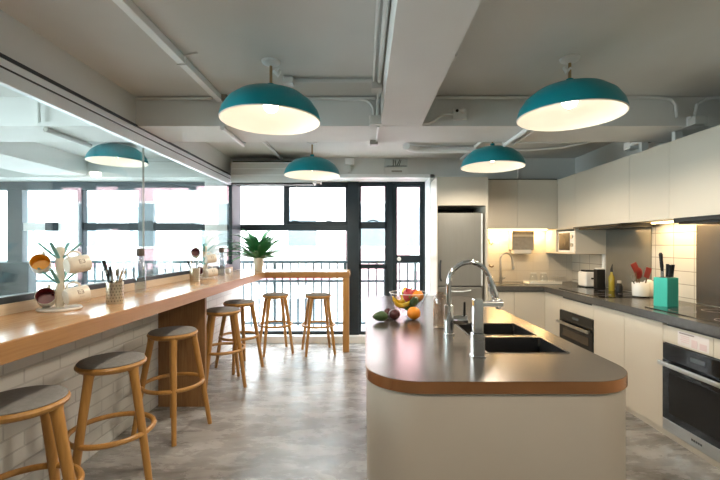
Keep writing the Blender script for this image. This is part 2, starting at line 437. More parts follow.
# window_3: the neighbouring room's facade glazing, seen through the partition
w3 = struct('window_3', loc=(-4, YW, .1))
for px0, px1, m_ in ((10, 25, 'bluep'), (77, 80, 'trim'), (80, 85, 'frame'), (140, 155, 'bluep')):
    frame_box('post', w3, px0, px1, 186, 337, .05, m_)
frame_box('transom', w3, 85, 140, 223, 230.6); frame_box('transom', w3, 155, 207, 223, 230.6)
frame_box('transom', w3, 25, 77, 223, 230.6, .03, 'trim'); frame_box('transom_block', w3, 47, 60, 222.5, 231, .04)
frame_box('header', w3, -48, 236, 180, 190.5, .06, 'bluep')
frame_box('bottom_rail', w3, -48, 236, 330, 337, .05)
for a in ((-45, 10), (25, 77), (85, 140), (155, 207)): pane(w3, a[0], a[1], 190, 223); pane(w3, a[0], a[1], 230, 331)
struct('wall_side_pier', bx(X(207, 5.7), X(229, 5.7), 5.62, 5.95, .1, 2.33, .004), M['white'])
struct('wall_side_low', bx(X(-40), X(37), 5.70, 5.84, .1, Z(262), .004), M['bluelow'])

# ------------------------------------------------------------------ glass partition on the left wall
gp = struct('window_5', loc=(-1.83, 1, 1.1))
obj('bottom_rail', bx(-1.86, -1.797, YR, 5.42, 1.105, 1.14, .003), M['black'], gp)
obj('top_channel', bx(-1.86, -1.803, YR, 5.4, 2.290, 2.330, .002), M['alu'], gp)
obj('top_rail', bx(-1.86, -1.795, YR, 5.42, 2.330, 2.349, .002), M['black'], gp)
obj('channel_reflection', bx(-1.85, -1.808, YR, 5.4, 2.21, 2.283, .002), M['alu'], gp)  # solid strip stands in for the top channel's reflection in the glass
obj('channel_black_strip', bx(-1.855, -1.804, YR, 5.4, 2.282, 2.291), M['black'], gp)  # thin black strip below the top channel
for y0, y1 in ((YR, .45), (.458, 3.296), (3.304, 5.40)):
    obj('pane', bx(-1.835, -1.825, y0, y1, 1.135, 2.215), M['part'], gp)
obj('pane_joint', bx(-1.837, -1.822, 3.2975, 3.3025, 1.14, 2.2), M['disp'], gp)
obj('end_post', bx(-1.87, -1.80, 5.42, 5.80, 1.05, 2.33, .004), M['frame'], gp)
struct('trim_5', bx(-1.90, -1.79, YR, 5.42, 1.05, 1.105, .002), M['pale'])

# ------------------------------------------------------------------ oak bar counter
XB = -1.30
bc = thing('bar_counter', 'long L-shaped oak bar counter running under the glass partition and the window', 'counter', (-1.5, 2, 0))
pts = [(-1.795, -2.5), (XB, -2.5), (XB, 5.20), (-.205, 5.20), (-.205, 5.72), (-1.795, 5.72)]
t = prism(BM(), pts, .97, 1.05)
bmesh.ops.bevel(t, geom=list(t.edges), offset=.003, segments=2, affect='EDGES')
obj('countertop', t, M['oak'], bc)
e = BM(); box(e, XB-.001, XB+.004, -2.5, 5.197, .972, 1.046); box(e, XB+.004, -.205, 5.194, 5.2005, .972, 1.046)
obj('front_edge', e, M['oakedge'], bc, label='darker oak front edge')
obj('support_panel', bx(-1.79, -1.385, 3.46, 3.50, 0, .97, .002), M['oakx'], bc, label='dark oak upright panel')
obj('support_panel', bx(-1.79, -1.385, .55, .59, 0, .97, .002), M['oakx'], bc)
obj('leg', bx(-.290, -.208, 5.21, 5.29, 0, .97, .003), M['stool'], bc)

# ------------------------------------------------------------------ bar stools
def make_stool(label):
    t = thing('bar_stool', label, 'stool', group='round oak bar stools')
    s = lathe(BM(), [(0, .705), (.135, .705), (.158, .712), (.172, .724), (.175, .735), (.170, .745), (.162, .748), (0, .748)], seg=48)
    obj('seat_frame', s, M['stool'], t, True)
    c = lathe(BM(), [(0, .745), (.163, .745), (.166, .751), (.159, .757), (.13, .764), (.08, .769), (0, .771)], seg=48)
    obj('cushion', c, M['cush'], t, True)
    for k in range(4):
        a = math.radians(90*k); d = Vector((math.cos(a), math.sin(a), 0))
        l = tube(BM(), [d*.140+Vector((0, 0, .722)), d*.147+Vector((0, 0, .69)), d*.205+Vector((0, 0, .36)), d*.262+Vector((0, 0, 0))], [.030, .024, .021, .0165], 14)
        obj('leg', l, M['stool'], t, True)
    r = tube(BM(), [(.210*math.cos(2*PI*k/48), .210*math.sin(2*PI*k/48), .36) for k in range(48)], .0145, 10, closed=True)
    obj('foot_ring', r, M['stool'], t, True)
    return t
st = make_stool('oak bar stool nearest the camera, cut off at the left edge of the photo')
st.location = (-1.45, 1.68, 0); st.rotation_euler.z = math.radians(5)
for x, y, a, lb in ((-1.43, 2.26, -13, 'second oak bar stool from the camera, in front of the white brick wall'),
                    (-1.45, 3.02, 27, 'third oak bar stool from the camera, just in front of the dark upright panel'),
                    (-1.43, 4.02, -18, 'oak bar stool just behind the dark upright panel, partly hidden by it'),
                    (-1.44, 4.58, 4, 'oak bar stool nearest the inner corner of the counter, below the potted fern'),
                    (-1.175, 5.26, -21, 'left one of the two oak stools facing the window railing'),
                    (-.612, 5.24, -29, 'oak bar stool by the window, next to the counter end leg')):
    dup(st, (x, y, 0), math.radians(a), lb)

# ------------------------------------------------------------------ pendants
def pendant_parts(t, zr, ztop, big=True):
    R = .315
    out = [(R, zr), (R*.992, zr+.018), (R*.95, zr+.060), (R*.84, zr+.112), (R*.65, zr+.158), (R*.42, zr+.186), (R*.16, zr+.199), (.03, zr+.203)]
    o = lathe(BM(), out+[(.022, zr+.205), (.022, zr+.235), (0, zr+.238)], seg=64)
    inn = lathe(BM(), [(r*.985-.002 if r > .05 else 0, z-.004) for r, z in out]+[], seg=64)
    rim = tube(BM(), [(R*.99*math.cos(2*PI*k/64), R*.99*math.sin(2*PI*k/64), zr) for k in range(64)], .003, 6, closed=True)
    obj('lamp_shade', o, M['teal'], t, True); obj('shade_lining', inn, M['lampw'], t, True); obj('shade_rim', rim, M['lampw'], t, True)
    obj('rod', tube(BM(), [(0, 0, zr+.23), (0, 0, zr+.25), (0, 0, min(ztop, zr+.36)), (0, 0, ztop-.012)], [.011, .009, .009, .005], 12), M['brass'], t, True)
    obj('canopy', lathe(BM(), [(0, ztop-.03), (.02, ztop-.03), (.055, ztop-.012), (.06, ztop), (0, ztop)]), M['white'], t, True)
    obj('socket', tube(BM(), [(0, 0, zr+.205), (0, 0, zr+.13)], .022, 16), M['lampw'], t, True)
    obj('bulb', ball(BM(), (0, 0, zr+.10), .047), M['bulb'], t, True)
P = [(-.60, 2.55, 2.19, 1.0), (1.285, 2.51, 2.205, 1.0), (-.60, 4.54, 2.19, 1.0), (1.29, 4.05, 2.19, 1.0), (-2.86, 4.63, 2.36, 1.0), (-.60, .45, 2.19, 1.0), (1.31, .45, 2.19, 1.0)]  # last two lamps are added out of view to warm the island front
PL = ['teal dome pendant lamp nearest the glass partition, front left', 'teal dome pendant lamp over the right side of the kitchen, front right',
      'teal dome pendant lamp in front of the air conditioner, far left', 'teal dome pendant lamp hanging before the upper kitchen cabinets, far right',
      'pale teal dome pendant lamp seen through the glass partition',
      'added unseen pendant lamp above the nearest bar stools, for warm fill light', 'added unseen pendant lamp above the island front, for warm fill light']
LAMP_W = 31
for (x, y, zr, k), lb in zip(P, PL):
    t = thing('pendant_lamp', lb, 'lamp', (x, y, 0), group='teal dome pendant lamps')
    pendant_parts(t, zr, CE)
    l = bpy.data.lights.new('pendant_light', 'SPOT'); l.spot_size = math.radians(168); l.spot_blend = .35; l.energy = LAMP_W*k; l.color = (1, .86, .68); l.shadow_soft_size = .05
    lo = bpy.data.objects.new('pendant_light', l); C.objects.link(lo); lo.parent = t; lo.location = (0, 0, zr+.02)
# little plug and box beside the two front canopies
for i, (x, y, s) in enumerate(((-.60, 2.55, 1), (1.31, 2.51, -1))):
    b = BM(); tube(b, [(x+.02*s, y, CE-.06), (x+.045*s, y, CE-.09), (x+.05*s, y+.02, CE-.05)], .012, 8)
    tag(obj('lamp_plug', b, M['white']), ('white plug hanging beside the front left pendant canopy', 'white plug hanging beside the front right pendant canopy')[i], 'plug')

# ------------------------------------------------------------------ ceiling services
def conduit(name, pts, r, label, m='beam', cat='pipe'):
    return tag(obj(name, tube(BM(), pts, r, 10), M[m]), label, cat)
def cbox(name, p, s, label, m='beam', cat='junction box', bev=.004):
    p = Vector(p); return tag(obj(name, bx(p.x-s[0]/2, p.x+s[0]/2, p.y-s[1]/2, p.y+s[1]/2, p.z-s[2]/2, p.z+s[2]/2, bev), M[m]), label, cat)
tr = thing('ceiling_track', 'white rectangular trunking running along the ceiling above the bar stools', 'trunking', (-1.14, 1, CE))
obj('channel', bx(-1.165, -1.115, YR, 3.155, 2.525, 2.569, .003), M['white'], tr)
for y in (2.45, 1.1):
    obj('bracket', tube(BM(), [(-1.02, y-.02, 2.566), (-1.10, y, 2.563), (-1.11, y+.03, 2.52), (-1.17, y+.04, 2.52)], .005, 6), M['beam'], tr)
conduit('ceiling_conduit', [(-1.80, 3.14, 2.552), (-1.20, 3.14, 2.552)], .011, 'thin dark-topped conduit along the cross beam left of the trunking', 'wallp')
conduit('ceiling_conduit', [(-1.08, 3.14, 2.552), (.08, 3.14, 2.552)], .011, 'thin conduit along the cross beam behind the front left pendant')
cbox('junction_box', (-1.10, 3.13, 2.55), (.05, .05, .05), 'small dark conduit box where trunking meets the cross beam', 'disp')
conduit('ceiling_conduit', [(-.50, 2.81, 2.553), (.05, 2.81, 2.553)], .015, 'white conduit from the front left pendant to the central beam')
cbox('junction_box', (-.535, 2.80, 2.545), (.07, .07, .045), 'white ceiling box beside the front left pendant canopy')
conduit('ceiling_conduit', [(.100, YR, 2.545), (.100, 2.80, 2.545)], .014, 'white conduit fixed along the left side of the central beam')
conduit('ceiling_conduit', [(.062, YR, 2.552), (.062, 2.80, 2.552)], .010, 'thinner conduit beside the central beam, left of the thick one')
cbox('junction_box', (.085, 2.87, 2.535), (.075, .10, .06), 'white box on the ceiling against the central beam')
conduit('ceiling_conduit', [(.100, 2.92, 2.545), (.100, 3.12, 2.54), (.100, 3.14, 2.50), (.100, 3.14, 2.40)], .012, 'white conduit bending down the cross beam beside the central beam')
conduit('ceiling_conduit', [(-.20, 3.145, 2.545)] + arc((-.03, 3.145, 2.445), .10, 90, 0, 8) + [(.07, 3.145, 2.40)], .011, 'curved conduit on the cross beam left of the central beam')
cbox('junction_box', (.085, 3.13, 2.372), (.10, .06, .075), 'white box on the cross beam at the central beam corner')
conduit('ceiling_conduit', [(.13, 3.145, 2.352), (.44, 3.145, 2.352), (.50, 3.145, 2.358)] + [(.54, 3.145, 2.38), (.58, 3.145, 2.41), (.63, 3.145, 2.425), (.69, 3.145, 2.427)], .012, 'conduit under the central beam end rising to the wall plate')
pb = thing('camera_plate', 'small white plate with two round fittings on the cross beam right of the central beam', 'fitting', (.72, 3.15, 2.43))
obj('plate', bx(.69, .80, 3.13, 3.16, 2.385, 2.475, .004), M['beam'], pb)
for q, (dx, m_) in enumerate(((.02, 'gap'), (.065, 'white'))):
    obj('dome', ball(BM(), (.70+dx, 3.125, 2.45), .012 if q == 0 else .022, 12), M[m_], pb)
conduit('ceiling_conduit', [(.463, YR, 2.55), (.463, 2.40, 2.55)], .012, 'conduit hugging the right edge of the central beam, near half', 'disp')
conduit('ceiling_conduit', [(.475, 2.47, 2.55), (.475, 3.02, 2.55), (.50, 3.10, 2.55), (.56, 3.12, 2.55), (2.05, 3.12, 2.55)], .012, 'conduit hugging the central beam then turning right along the cross beam')
cbox('junction_box', (.51, 2.43, 2.55), (.09, .07, .04), 'small box on the ceiling at the right edge of the central beam')
conduit('ceiling_conduit', [(1.55, 3.14, 2.565), (2.28, 3.14, 2.56), (2.40, 3.14, 2.545), (2.44, 3.14, 2.50), (2.45, 3.14, 2.40)], .013, 'conduit bending down the cross beam above the upper cabinets')
conduit('ceiling_conduit', [(2.83, 3.10, 2.545), (2.66, 3.12, 2.54), (2.60, 3.13, 2.50), (2.58, 3.14, 2.38)], .013, 'rightmost conduit bending down toward the upper cabinets')
tg = thing('cable_trunking', 'white cable trunking lying above the right-hand upper cabinets', 'trunking', (2.6, 3.5, 2.36))
obj('end_box', bx(2.54, 2.66, 3.12, 3.24, 2.335, 2.41, .004), M['white'], tg); obj('end_box', bx(2.545, 2.64, 3.84, 3.94, 2.33, 2.40, .004), M['white'], tg)
obj('rail', bx(2.55, 2.58, 3.24, 3.84, 2.35, 2.38, .003), M['white'], tg); obj('rail', bx(2.63, 2.65, 3.24, 3.84, 2.35, 2.375, .003), M['gap'], tg)
cbox('junction_box', (2.58, 3.10, 2.36), (.10, .07, .06), 'small grey box below the rightmost bending conduit', 'wallp')
obj('foot', bx(2.56, 2.62, 3.3, 3.34, 2.237, 2.352), M['wallp'], tg); obj('foot', bx(2.56, 2.62, 3.7, 3.74, 2.237, 2.352), M['wallp'], tg)
# beneath and behind the cross beam
for x, lb in ((-1.12, 'white pipe crossing under the beam behind the front left pendant'), (1.285, 'white pipe crossing under the beam between the right pendants')):
    conduit('ceiling_conduit', [(x, BA0-.02, 2.32), (x, BA1+.03, 2.32), (x, BA1+.12, 2.54), (x, 5.35, 2.55)], .018, lb, 'white')
conduit('ceiling_conduit', [(1.36, BA0+.05, 2.325), (1.36, BA1+.02, 2.325)], .012, 'thin second pipe under the beam beside the white one', 'white')
conduit('ceiling_conduit', [(-2.54, 3.18, 2.32), (-2.54, 3.70, 2.32)], .02, 'pipe under the beam seen through the glass partition', 'disp')
conduit('ceiling_conduit', [(-2.55, 3.12, 2.56), (-2.55, 3.13, 2.36)], .012, 'vertical pipe on the beam seen through the glass partition', 'wallp')
dp = [(.46, 4.45, 2.50), (.52, 4.62, 2.515), (.62, 4.70, 2.52), (1.10, 4.70, 2.52), (1.30, 4.70, 2.52)]
conduit('ceiling_duct', dp, .040, 'thick white pipe in the far ceiling bay above the fridge', 'white')
conduit('ceiling_conduit', [(1.3, 4.50, 2.553), (2.2, 4.50, 2.553), (2.45, 4.35, 2.553), (2.62, 4.0, 2.553), (2.75, 3.7, 2.553)], .012, 'conduit curving across the far ceiling bay toward the right wall')
conduit('ceiling_conduit', [(1.0, 4.85, 2.552), (2.0, 4.85, 2.552), (2.35, 4.72, 2.552), (2.62, 4.3, 2.552), (2.80, 3.8, 2.552)], .014, 'second conduit curving in the far ceiling bay behind the first')
conduit('ceiling_conduit', [(2.06, 5.38, 2.25), (2.06, 5.38, 2.48), (2.09, 5.38, 2.53), (2.15, 5.38, 2.55)], .012, 'short upright conduit above the back upper cabinets')
bk = thing('beam_bracket', 'small grey bracket with cable hanging under the cross beam', 'bracket', at(375, 144, 3.7))
obj('clip', bx(X(370, 3.6), X(378, 3.6), 3.58, 3.64, 2.30, 2.342, .003), M['disp'], bk)
obj('drop', bx(X(376.4, 3.4), X(378.4, 3.4), 3.14, 3.60, 2.325, 2.341), M['white'], bk)
# fittings on the lintel
el = thing('emergency_light', 'small white emergency light on the lintel above the window post', 'light', at(349, 162, 5.38))
obj('housing', bx(X(345, 5.36), X(354, 5.36), 5.33, 5.40, Z(165, 5.36), Z(158.5, 5.36), .006), M['white'], el)
obj('stem', bx(X(347.5, 5.36), X(350.5, 5.36), 5.36, 5.40, Z(172, 5.36), Z(165, 5.36), .003), M['wallp'], el)
sg = thing('exit_sign', 'pale two-part sign plate with dark strokes above the middle window', 'sign', at(396, 168, 5.38))
obj('upper_plate', bx(X(384.5, 5.37), X(407.5, 5.37), 5.36, 5.40, Z(166.8, 5.37), Z(159, 5.37), .002), M['sign'], sg)
obj('lower_plate', bx(X(384.5, 5.37), X(407.5, 5.37), 5.37, 5.40, Z(176, 5.37), Z(167.2, 5.37), .002), M['wallp'], sg)
s_ = BM()
for px, tl, y0, y1 in ((393.3, 0, 159.6, 166.4), (395.6, .4, 160.2, 166.2), (398.3, -1.6, 159.6, 166.4), (399.9, -1.2, 160, 166.4)):
    tube(s_, [at(px+tl, y1, 5.357), at(px-tl, y0, 5.357)], .006, 5)
box(s_, X(386.5, 5.37), X(406.5, 5.37), 5.355, 5.36, Z(166.6, 5.37), Z(165.8, 5.37))
obj('marking', s_, M['signd'], sg)
obj('marking', bx(X(391.5, 5.37), X(402, 5.37), 5.366, 5.37, Z(172.2, 5.37), Z(170.4, 5.37)), M['disp'], sg)
# air conditioner
ac = thing('air_conditioner', 'long white wall air conditioner above the left end of the window', 'air conditioner', (-1.2, 5.2, 2.2))
obj('casing', bx(-1.73, -.66, 5.14, 5.40, 2.20, 2.47, .015), M['wallp'], ac)
a_ = BM()
for z in (2.455, 2.38, 2.30): box(a_, -1.71, -.68, 5.133, 5.145, z-.006, z+.006)
obj('grille', a_, M['white'], ac); obj('air_outlet', bx(-1.71, -.68, 5.15, 5.35, 2.185, 2.205), M['gap'], ac)
obj('top_vent', bx(-1.70, -.70, 5.135, 5.16, 2.466, 2.478), M['gap'], ac)
rb = thing('roller_blind', 'rolled-up white blind under the lintel at the left of the window', 'blind', (-1.3, 5.5, 2.28))
obj('roller', tube(BM(), [(-1.66, 5.52, 2.275), (-.62, 5.52, 2.275)], .022, 16), M['white'], rb)
obj('end_bracket', bx(-1.70, -1.66, 5.49, 5.55, 2.24, 2.316, .003), M['black'], rb)
obj('end_bracket', bx(-.62, -.60, 5.49, 5.55, 2.24, 2.316, .003), M['white'], rb)
obj('pull_cord', tube(BM(), [(-.95, 5.55, 2.27), (-.95, 5.55, 2.12), (-.96, 5.55, 2.05)], .006, 6), M['disp'], rb)

# ------------------------------------------------------------------ fridge and housing
fh = thing('fridge_housing', 'cream tall cabinet built around the steel fridge', 'cabinet', (1.19, 5.2, 0))
obj('side_panel', bx(.878, .892, 4.90, 5.475, 0, 2.235), M['cab'], fh); obj('side_panel', bx(1.478, 1.508, 4.90, 5.475, 0, 2.235), M['cab'], fh)
obj('overhead_cupboard', bx(.892, 1.478, 4.90, 5.475, 1.885, 2.235, .001), M['cab'], fh)
obj('back_panel', bx(.892, 1.478, 5.44, 5.475, 0, 1.885), M['gap'], fh)
fr = thing('refrigerator', 'grey steel fridge with a lower freezer drawer in the cream housing', 'fridge', (1.17, 5.1, 0))
obj('body', bx(.899, 1.452, 4.98, 5.43, .0, 1.797, .004), M['gap'], fr)
zs = Z(286.5, 4.93)
obj('upper_door', bx(.899, 1.448, 4.93, 4.98, zs+.006, 1.797, .006), M['fridge'], fr)
obj('freezer_door', bx(.899, 1.448, 4.93, 4.98, .06, zs-.006, .006), M['fridge'], fr)
obj('door_edge_trim', bx(1.430, 1.450, 4.926, 4.935, zs+.01, 1.79), M['alu'], fr)
hp = BM(); tube(hp, [at(441.3, 281, 4.90), at(440.2, 278, 4.885), at(440.2, 264, 4.885), at(440.8, 260.5, 4.90)], .011, 8)
h1 = obj('door_handle', hp, M['black'], fr)
hp = BM(); tube(hp, [at(447, 290.5, 4.91), at(455, 291.6, 4.90), at(463, 291.6, 4.90), at(471, 290.3, 4.91)], .008, 8)
obj('drawer_handle', hp, M['alu'], fr)
po = thing('picture_card', 'small green and red printed card stuck on the lower fridge door', 'card', at(462, 304, 4.92))
obj('card', bx(X(452, 4.92), X(472, 4.92), 4.922, 4.929, Z(309.5, 4.92), Z(298, 4.92)), M['paper'], po)
obj('print', bx(X(452.6, 4.92), X(471.4, 4.92), 4.919, 4.923, Z(305.3, 4.92), Z(299.5, 4.92)), M['greenp'], po)
obj('print', bx(X(452.3, 4.92), X(471.7, 4.92), 4.919, 4.923, Z(309.2, 4.92), Z(307.6, 4.92)), M['redp'], po)

# ------------------------------------------------------------------ base cabinets
DT = .828; XF = 2.19
def base_unit(y0, y1, lb, doors=1, z0=.05):
    t = thing('base_cabinet', lb, 'cabinet', ((XF+XR)/2, (y0+y1)/2, 0), group='cream base cabinets')
    obj('carcass', bx(XF+.022, XR-.005, y0+.001, y1-.001, z0, .832), M['cab'], t)
    n = doors
    for i in range(n):
        a = y0+(y1-y0)*i/n; b = y0+(y1-y0)*(i+1)/n
        obj('door', bx(XF, XF+.02, a+.002, b-.002, z0+.004, DT, .0015), M['cab'], t)
    return t
base_unit(4.49, 4.88, 'narrow cream base cabinet in the corner left of the small oven')
base_unit(3.38, 3.83, 'cream base cabinet just right of the small oven')
base_unit(2.94, 3.38, 'cream base cabinet just left of the large oven')
base_unit(1.1, 2.33, 'cream base cabinet right of the large oven at the photo edge', 2)
t = thing('oven_housing', 'cream cabinet frame around the small built-in oven', 'cabinet', (2.5, 4.16, 0))
obj('drawer_front', bx(XF, XF+.02, 3.832, 4.488, .684, DT, .0015), M['cab'], t)
obj('lower_panel', bx(XF, XF+.02, 3.832, 4.488, .054, .352, .0015), M['cab'], t)
obj('carcass', bx(XF+.05, XR-.005, 3.832, 4.488, .05, .35), M['cab'], t)
obj('finger_slot', bx(XF-.002, XF+.03, 3.86, 4.42, .815, .835), M['gap'], t)
t = thing('oven_housing', 'cream cabinet frame and drawer fronts above the large oven', 'cabinet', (2.5, 2.64, 0))
obj('drawer_front', bx(XF, XF+.02, 2.515, 2.938, .694, DT-.012, .0015), M['cab'], t)
obj('drawer_front', bx(XF, XF+.02, 2.332, 2.511, .694, DT-.012, .0015), M['cab'], t)
obj('finger_slot', bx(XF+.004, XF+.03, 2.334, 2.90, .80, .836), M['gap'], t)
obj('base_panel', bx(XF+.01, XR-.005, 2.332, 2.938, .045, .055), M['cab'], t)
lb_ = thing('sticker', 'white printed sticker with small text lines on the drawer above the large oven', 'sticker', (XF, 2.7, .75))
obj('sheet', bx(XF-.0015, XF, 2.545, 2.80, .705, .80), M['label'], lb_)
s_ = BM()
for k in range(4): box(s_, XF-.003, XF-.0012, 2.70, 2.775-.01*(k % 2), .770-.013*k, .776-.013*k)
obj('text_line', s_, M['pinkp'], lb_)
obj('headline', bx(XF-.003, XF-.0012, 2.66, 2.785, .786, .794), M['grey'], lb_)
obj('diagram', bx(XF-.003, XF-.0012, 2.56, 2.615, .715, .755), M['pinkp'], lb_)
obj('diagram', bx(XF-.003, XF-.0012, 2.635, 2.68, .712, .765), M['pinkp'], lb_)

def oven(y0, y1, z0, z1, lb, cp, strip):
    t = thing('oven', lb, 'oven', (2.5, (y0+y1)/2, z0))
    obj('body', bx(XF+.01, XR-.05, y0+.005, y1-.005, z0, z1), M['blackp'], t)
    c = obj('control_panel', bx(XF-.008, XF+.015, y0+.004, y1-.004, z1-cp, z1-.003, .002), M['blackgl'], t)
    ym = (y0+y1)/2
    obj('display', bx(XF-.010, XF-.007, ym-.07, ym+.05, z1-cp*.62, z1-cp*.36), M['screen'], c)
    d = obj('oven_door', bx(XF-.010, XF+.015, y0+.004, y1-.004, z0+strip, z1-cp-.004, .002), M['blackgl'], t)
    obj('inner_window', bx(XF-.012, XF-.009, y0+.07, y1-.07, z0+strip+.05, z1-cp-.09), M['micro'] if strip < .03 else M['blackp'], d)
    hz = z1-cp-.025
    hb = BM(); box(hb, XF-.058, XF-.040, y0+.015, y1-.015, hz-.015, hz+.015, .004)
    h = obj('handle', hb, M['steel'], d)
    for yy in (y0+.05, y1-.05): obj('handle_post', bx(XF-.045, XF-.008, yy-.01, yy+.01, hz-.009, hz+.009, .002), M['steel'], h)
    if strip > .03:
        s = obj('bottom_strip', bx(XF-.008, XF+.015, y0+.004, y1-.004, z0, z0+strip-.003, .002), M['steel'], t)
        lg = BM()
        for k in range(5): box(lg, XF-.010, XF-.007, ym-.045+k*.018, ym-.033+k*.018, z0+strip*.42, z0+strip*.58)
        obj('maker_mark', lg, M['gap'], s)
    return t
oven(3.832, 4.488, .356, .682, 'small black built-in oven with bright bar handle in the far base cabinets', .10, .006)
oven(2.334, 2.936, .058, .690, 'large black oven with steel handle and steel bottom strip at the right edge', .115, .085)

def back_unit(x0, x1, lb):
    t = thing('base_cabinet', lb, 'cabinet', ((x0+x1)/2, 5.15, 0), group='cream base cabinets')
    obj('carcass', bx(x0+.001, x1-.001, 4.882, 5.475, .05, .832), M['cab'], t)
    obj('door', bx(x0+.002, x1-.002, 4.86, 4.88, .054, DT, .0015), M['cab'], t)
back_unit(1.51, 1.815, 'cream base cabinet under the back faucet, beside the fridge')
back_unit(1.815, 2.188, 'cream base cabinet in the back run next to the corner')
struct('baseboard_right', bx(XF+.02, XF+.04, 1.1, 4.88, 0, .052), M['plinth'])
struct('baseboard_back', bx(1.51, XF+.04, 4.885, 4.90, 0, .052), M['plinth'])
# worktop
wt = prism(BM(), [(2.160, 1.1), (XR-.002, 1.1), (XR-.002, 5.478), (1.510, 5.478), (1.510, 4.835), (2.160, 4.835)], .838, .90)
bmesh.ops.bevel(wt, geom=list(wt.edges), offset=.003, segments=2, affect='EDGES')
tag(obj('kitchen_worktop', wt, M['wtop']), 'dark grey L-shaped worktop running over the right and back cabinets', 'worktop')

# ------------------------------------------------------------------ upper cabinets
XU = 2.47; ZU0 = 1.61; ZU1 = 2.237
ULB = ['upper cabinet on the right wall nearest the corner', 'wide upper cabinet on the right wall above the cooker hood', 'upper cabinet on the right wall above the lit tiles',
       'upper cabinet on the right wall above the near hood', 'upper cabinet on the right wall at the photo edge', 'upper cabinet on the right wall beyond the photo edge, nearest the camera']
ys = [5.13, 4.70, 3.74, 3.25, 2.55, 1.9, 1.1]
for i in range(6):
    t = thing('wall_cabinet', 'cream '+ULB[i], 'cabinet', (2.65, (ys[i]+ys[i+1])/2, ZU0), group='cream upper cabinets')
    obj('carcass', bx(XU+.02, XR-.006, ys[i+1]+.001, ys[i]-.001, ZU0+.002, ZU1-.002), M['cab'], t)
    obj('door', bx(XU, XU+.019, ys[i+1]+.0012, ys[i]-.0012, ZU0, ZU1, .001), M['cab'], t)
for x0, x1, lb in ((1.51, 1.957, 'cream upper cabinet on the back wall beside the fridge housing'), (1.957, 2.468, 'cream upper cabinet on the back wall next to the corner')):
    t = thing('wall_cabinet', lb, 'cabinet', ((x0+x1)/2, 5.3, ZU0), group='cream upper cabinets')
    obj('carcass', bx(x0+.001, x1-.001, 5.151, 5.478, ZU0+.02, ZU1-.002), M['cab'], t)
    obj('door', bx(x0+.0012, x1-.0012, 5.13, 5.15, ZU0, ZU1, .001), M['cab'], t)
tag(obj('cabinet_top_shade', bx(1.51, 2.47, 5.14, 5.40, 2.238, 2.25), M['gap']), 'dark strip painted as the shade on top of the back upper cabinets', 'trim')  # dark box stands in for the shaded recess above the cabinets
# microwave niche
n_ = thing('microwave_shelf', 'cream open niche under the corner cabinet holding the microwave', 'shelf', (2.65, 5.0, 1.29))
obj('bottom_board', bx(XU, XR-.006, 4.70, 5.476, 1.292, 1.31, .001), M['cab'], n_)
obj('end_panel', bx(XU, XR-.006, 4.70, 4.718, 1.31, 1.607, .001), M['cab'], n_)
obj('end_panel', bx(XU, XR-.006, 5.17, 5.476, 1.31, 1.607, .001), M['cab'], n_)
obj('top_board', bx(XU, XR-.006, 4.718, 5.17, 1.595, 1.607), M['cab'], n_)
mw = thing('microwave', 'white microwave oven with round dials sitting in the wall niche', 'microwave', (2.65, 4.94, 1.31))
obj('casing', bx(XU+.02, XR-.03, 4.735, 5.155, 1.312, 1.57, .006), M['white'], mw)
obj('door_window', bx(XU+.014, XU+.022, 4.86, 5.13, 1.335, 1.55, .003), M['micro'], mw)
obj('control_panel', bx(XU+.012, XU+.022, 4.74, 4.85, 1.325, 1.56, .004), M['whitec'], mw)
for z in (1.50, 1.40):
    obj('dial', lathe(BM(), [(0, 0), (.024, 0), (.022, .012), (0, .012)], seg=20, mtx=Matrix.Translation((XU+.012, 4.795, z)) @ Matrix.Rotation(-PI/2, 4, 'Y')), M['steel'], mw)
# hoods
h = thing('cooker_hood', 'slim black cooker hood under the far upper cabinets', 'cooker hood', (2.6, 4.3, 1.57))
obj('hood_body', bx(2.44, XR-.02, 3.83, 4.69, 1.588, 1.609, .003), M['blackp'], h); obj('filter', bx(2.46, 2.78, 3.84, 4.6, 1.573, 1.588), M['blackp'], h)
h = thing('cooker_hood', 'thicker black cooker hood at the right photo edge', 'cooker hood', (2.6, 2.7, 1.56))
obj('hood_body', bx(2.41, XR-.02, 2.30, 3.13, 1.572, 1.609, .006), M['blackp'], h); obj('filter', bx(2.43, 2.78, 2.4, 3.10, 1.56, 1.572), M['blackp'], h)
# led strips
def led(x0, x1, y0, y1, lb, W):
    l_ = thing('led_strip', lb, 'light', ((x0+x1)/2, (y0+y1)/2, 1.60))
    obj('diffuser', bx(x0, x1, y0, y1, 1.600, 1.6125), M['led'], l_)
    L = bpy.data.lights.new('led_light', 'AREA'); L.shape = 'RECTANGLE'; L.size = x1-x0; L.size_y = y1-y0; L.energy = W; L.color = (1, .66, .30)
    o = bpy.data.objects.new('led_light', L); C.objects.link(o); o.parent = l_; o.location = (0, 0, -.005)
led(1.54, 2.44, 5.36, 5.40, 'warm light strip under the back upper cabinets', 10)
led(2.72, 2.76, 3.16, 3.80, 'warm light strip under the right upper cabinets between the hoods', 3.6)
# splashbacks
tag(obj('splashback', bx(XR-.008, XR-.001, 3.96, 4.70, .905, 1.60), M['splash']), 'grey glass splashback behind the far hob', 'splashback')
tag(obj('splashback', bx(XR-.008, XR-.001, 2.45, 3.42, .905, 1.57), M['splash2']), 'dull steel splashback behind the near hob at the photo edge', 'splashback')
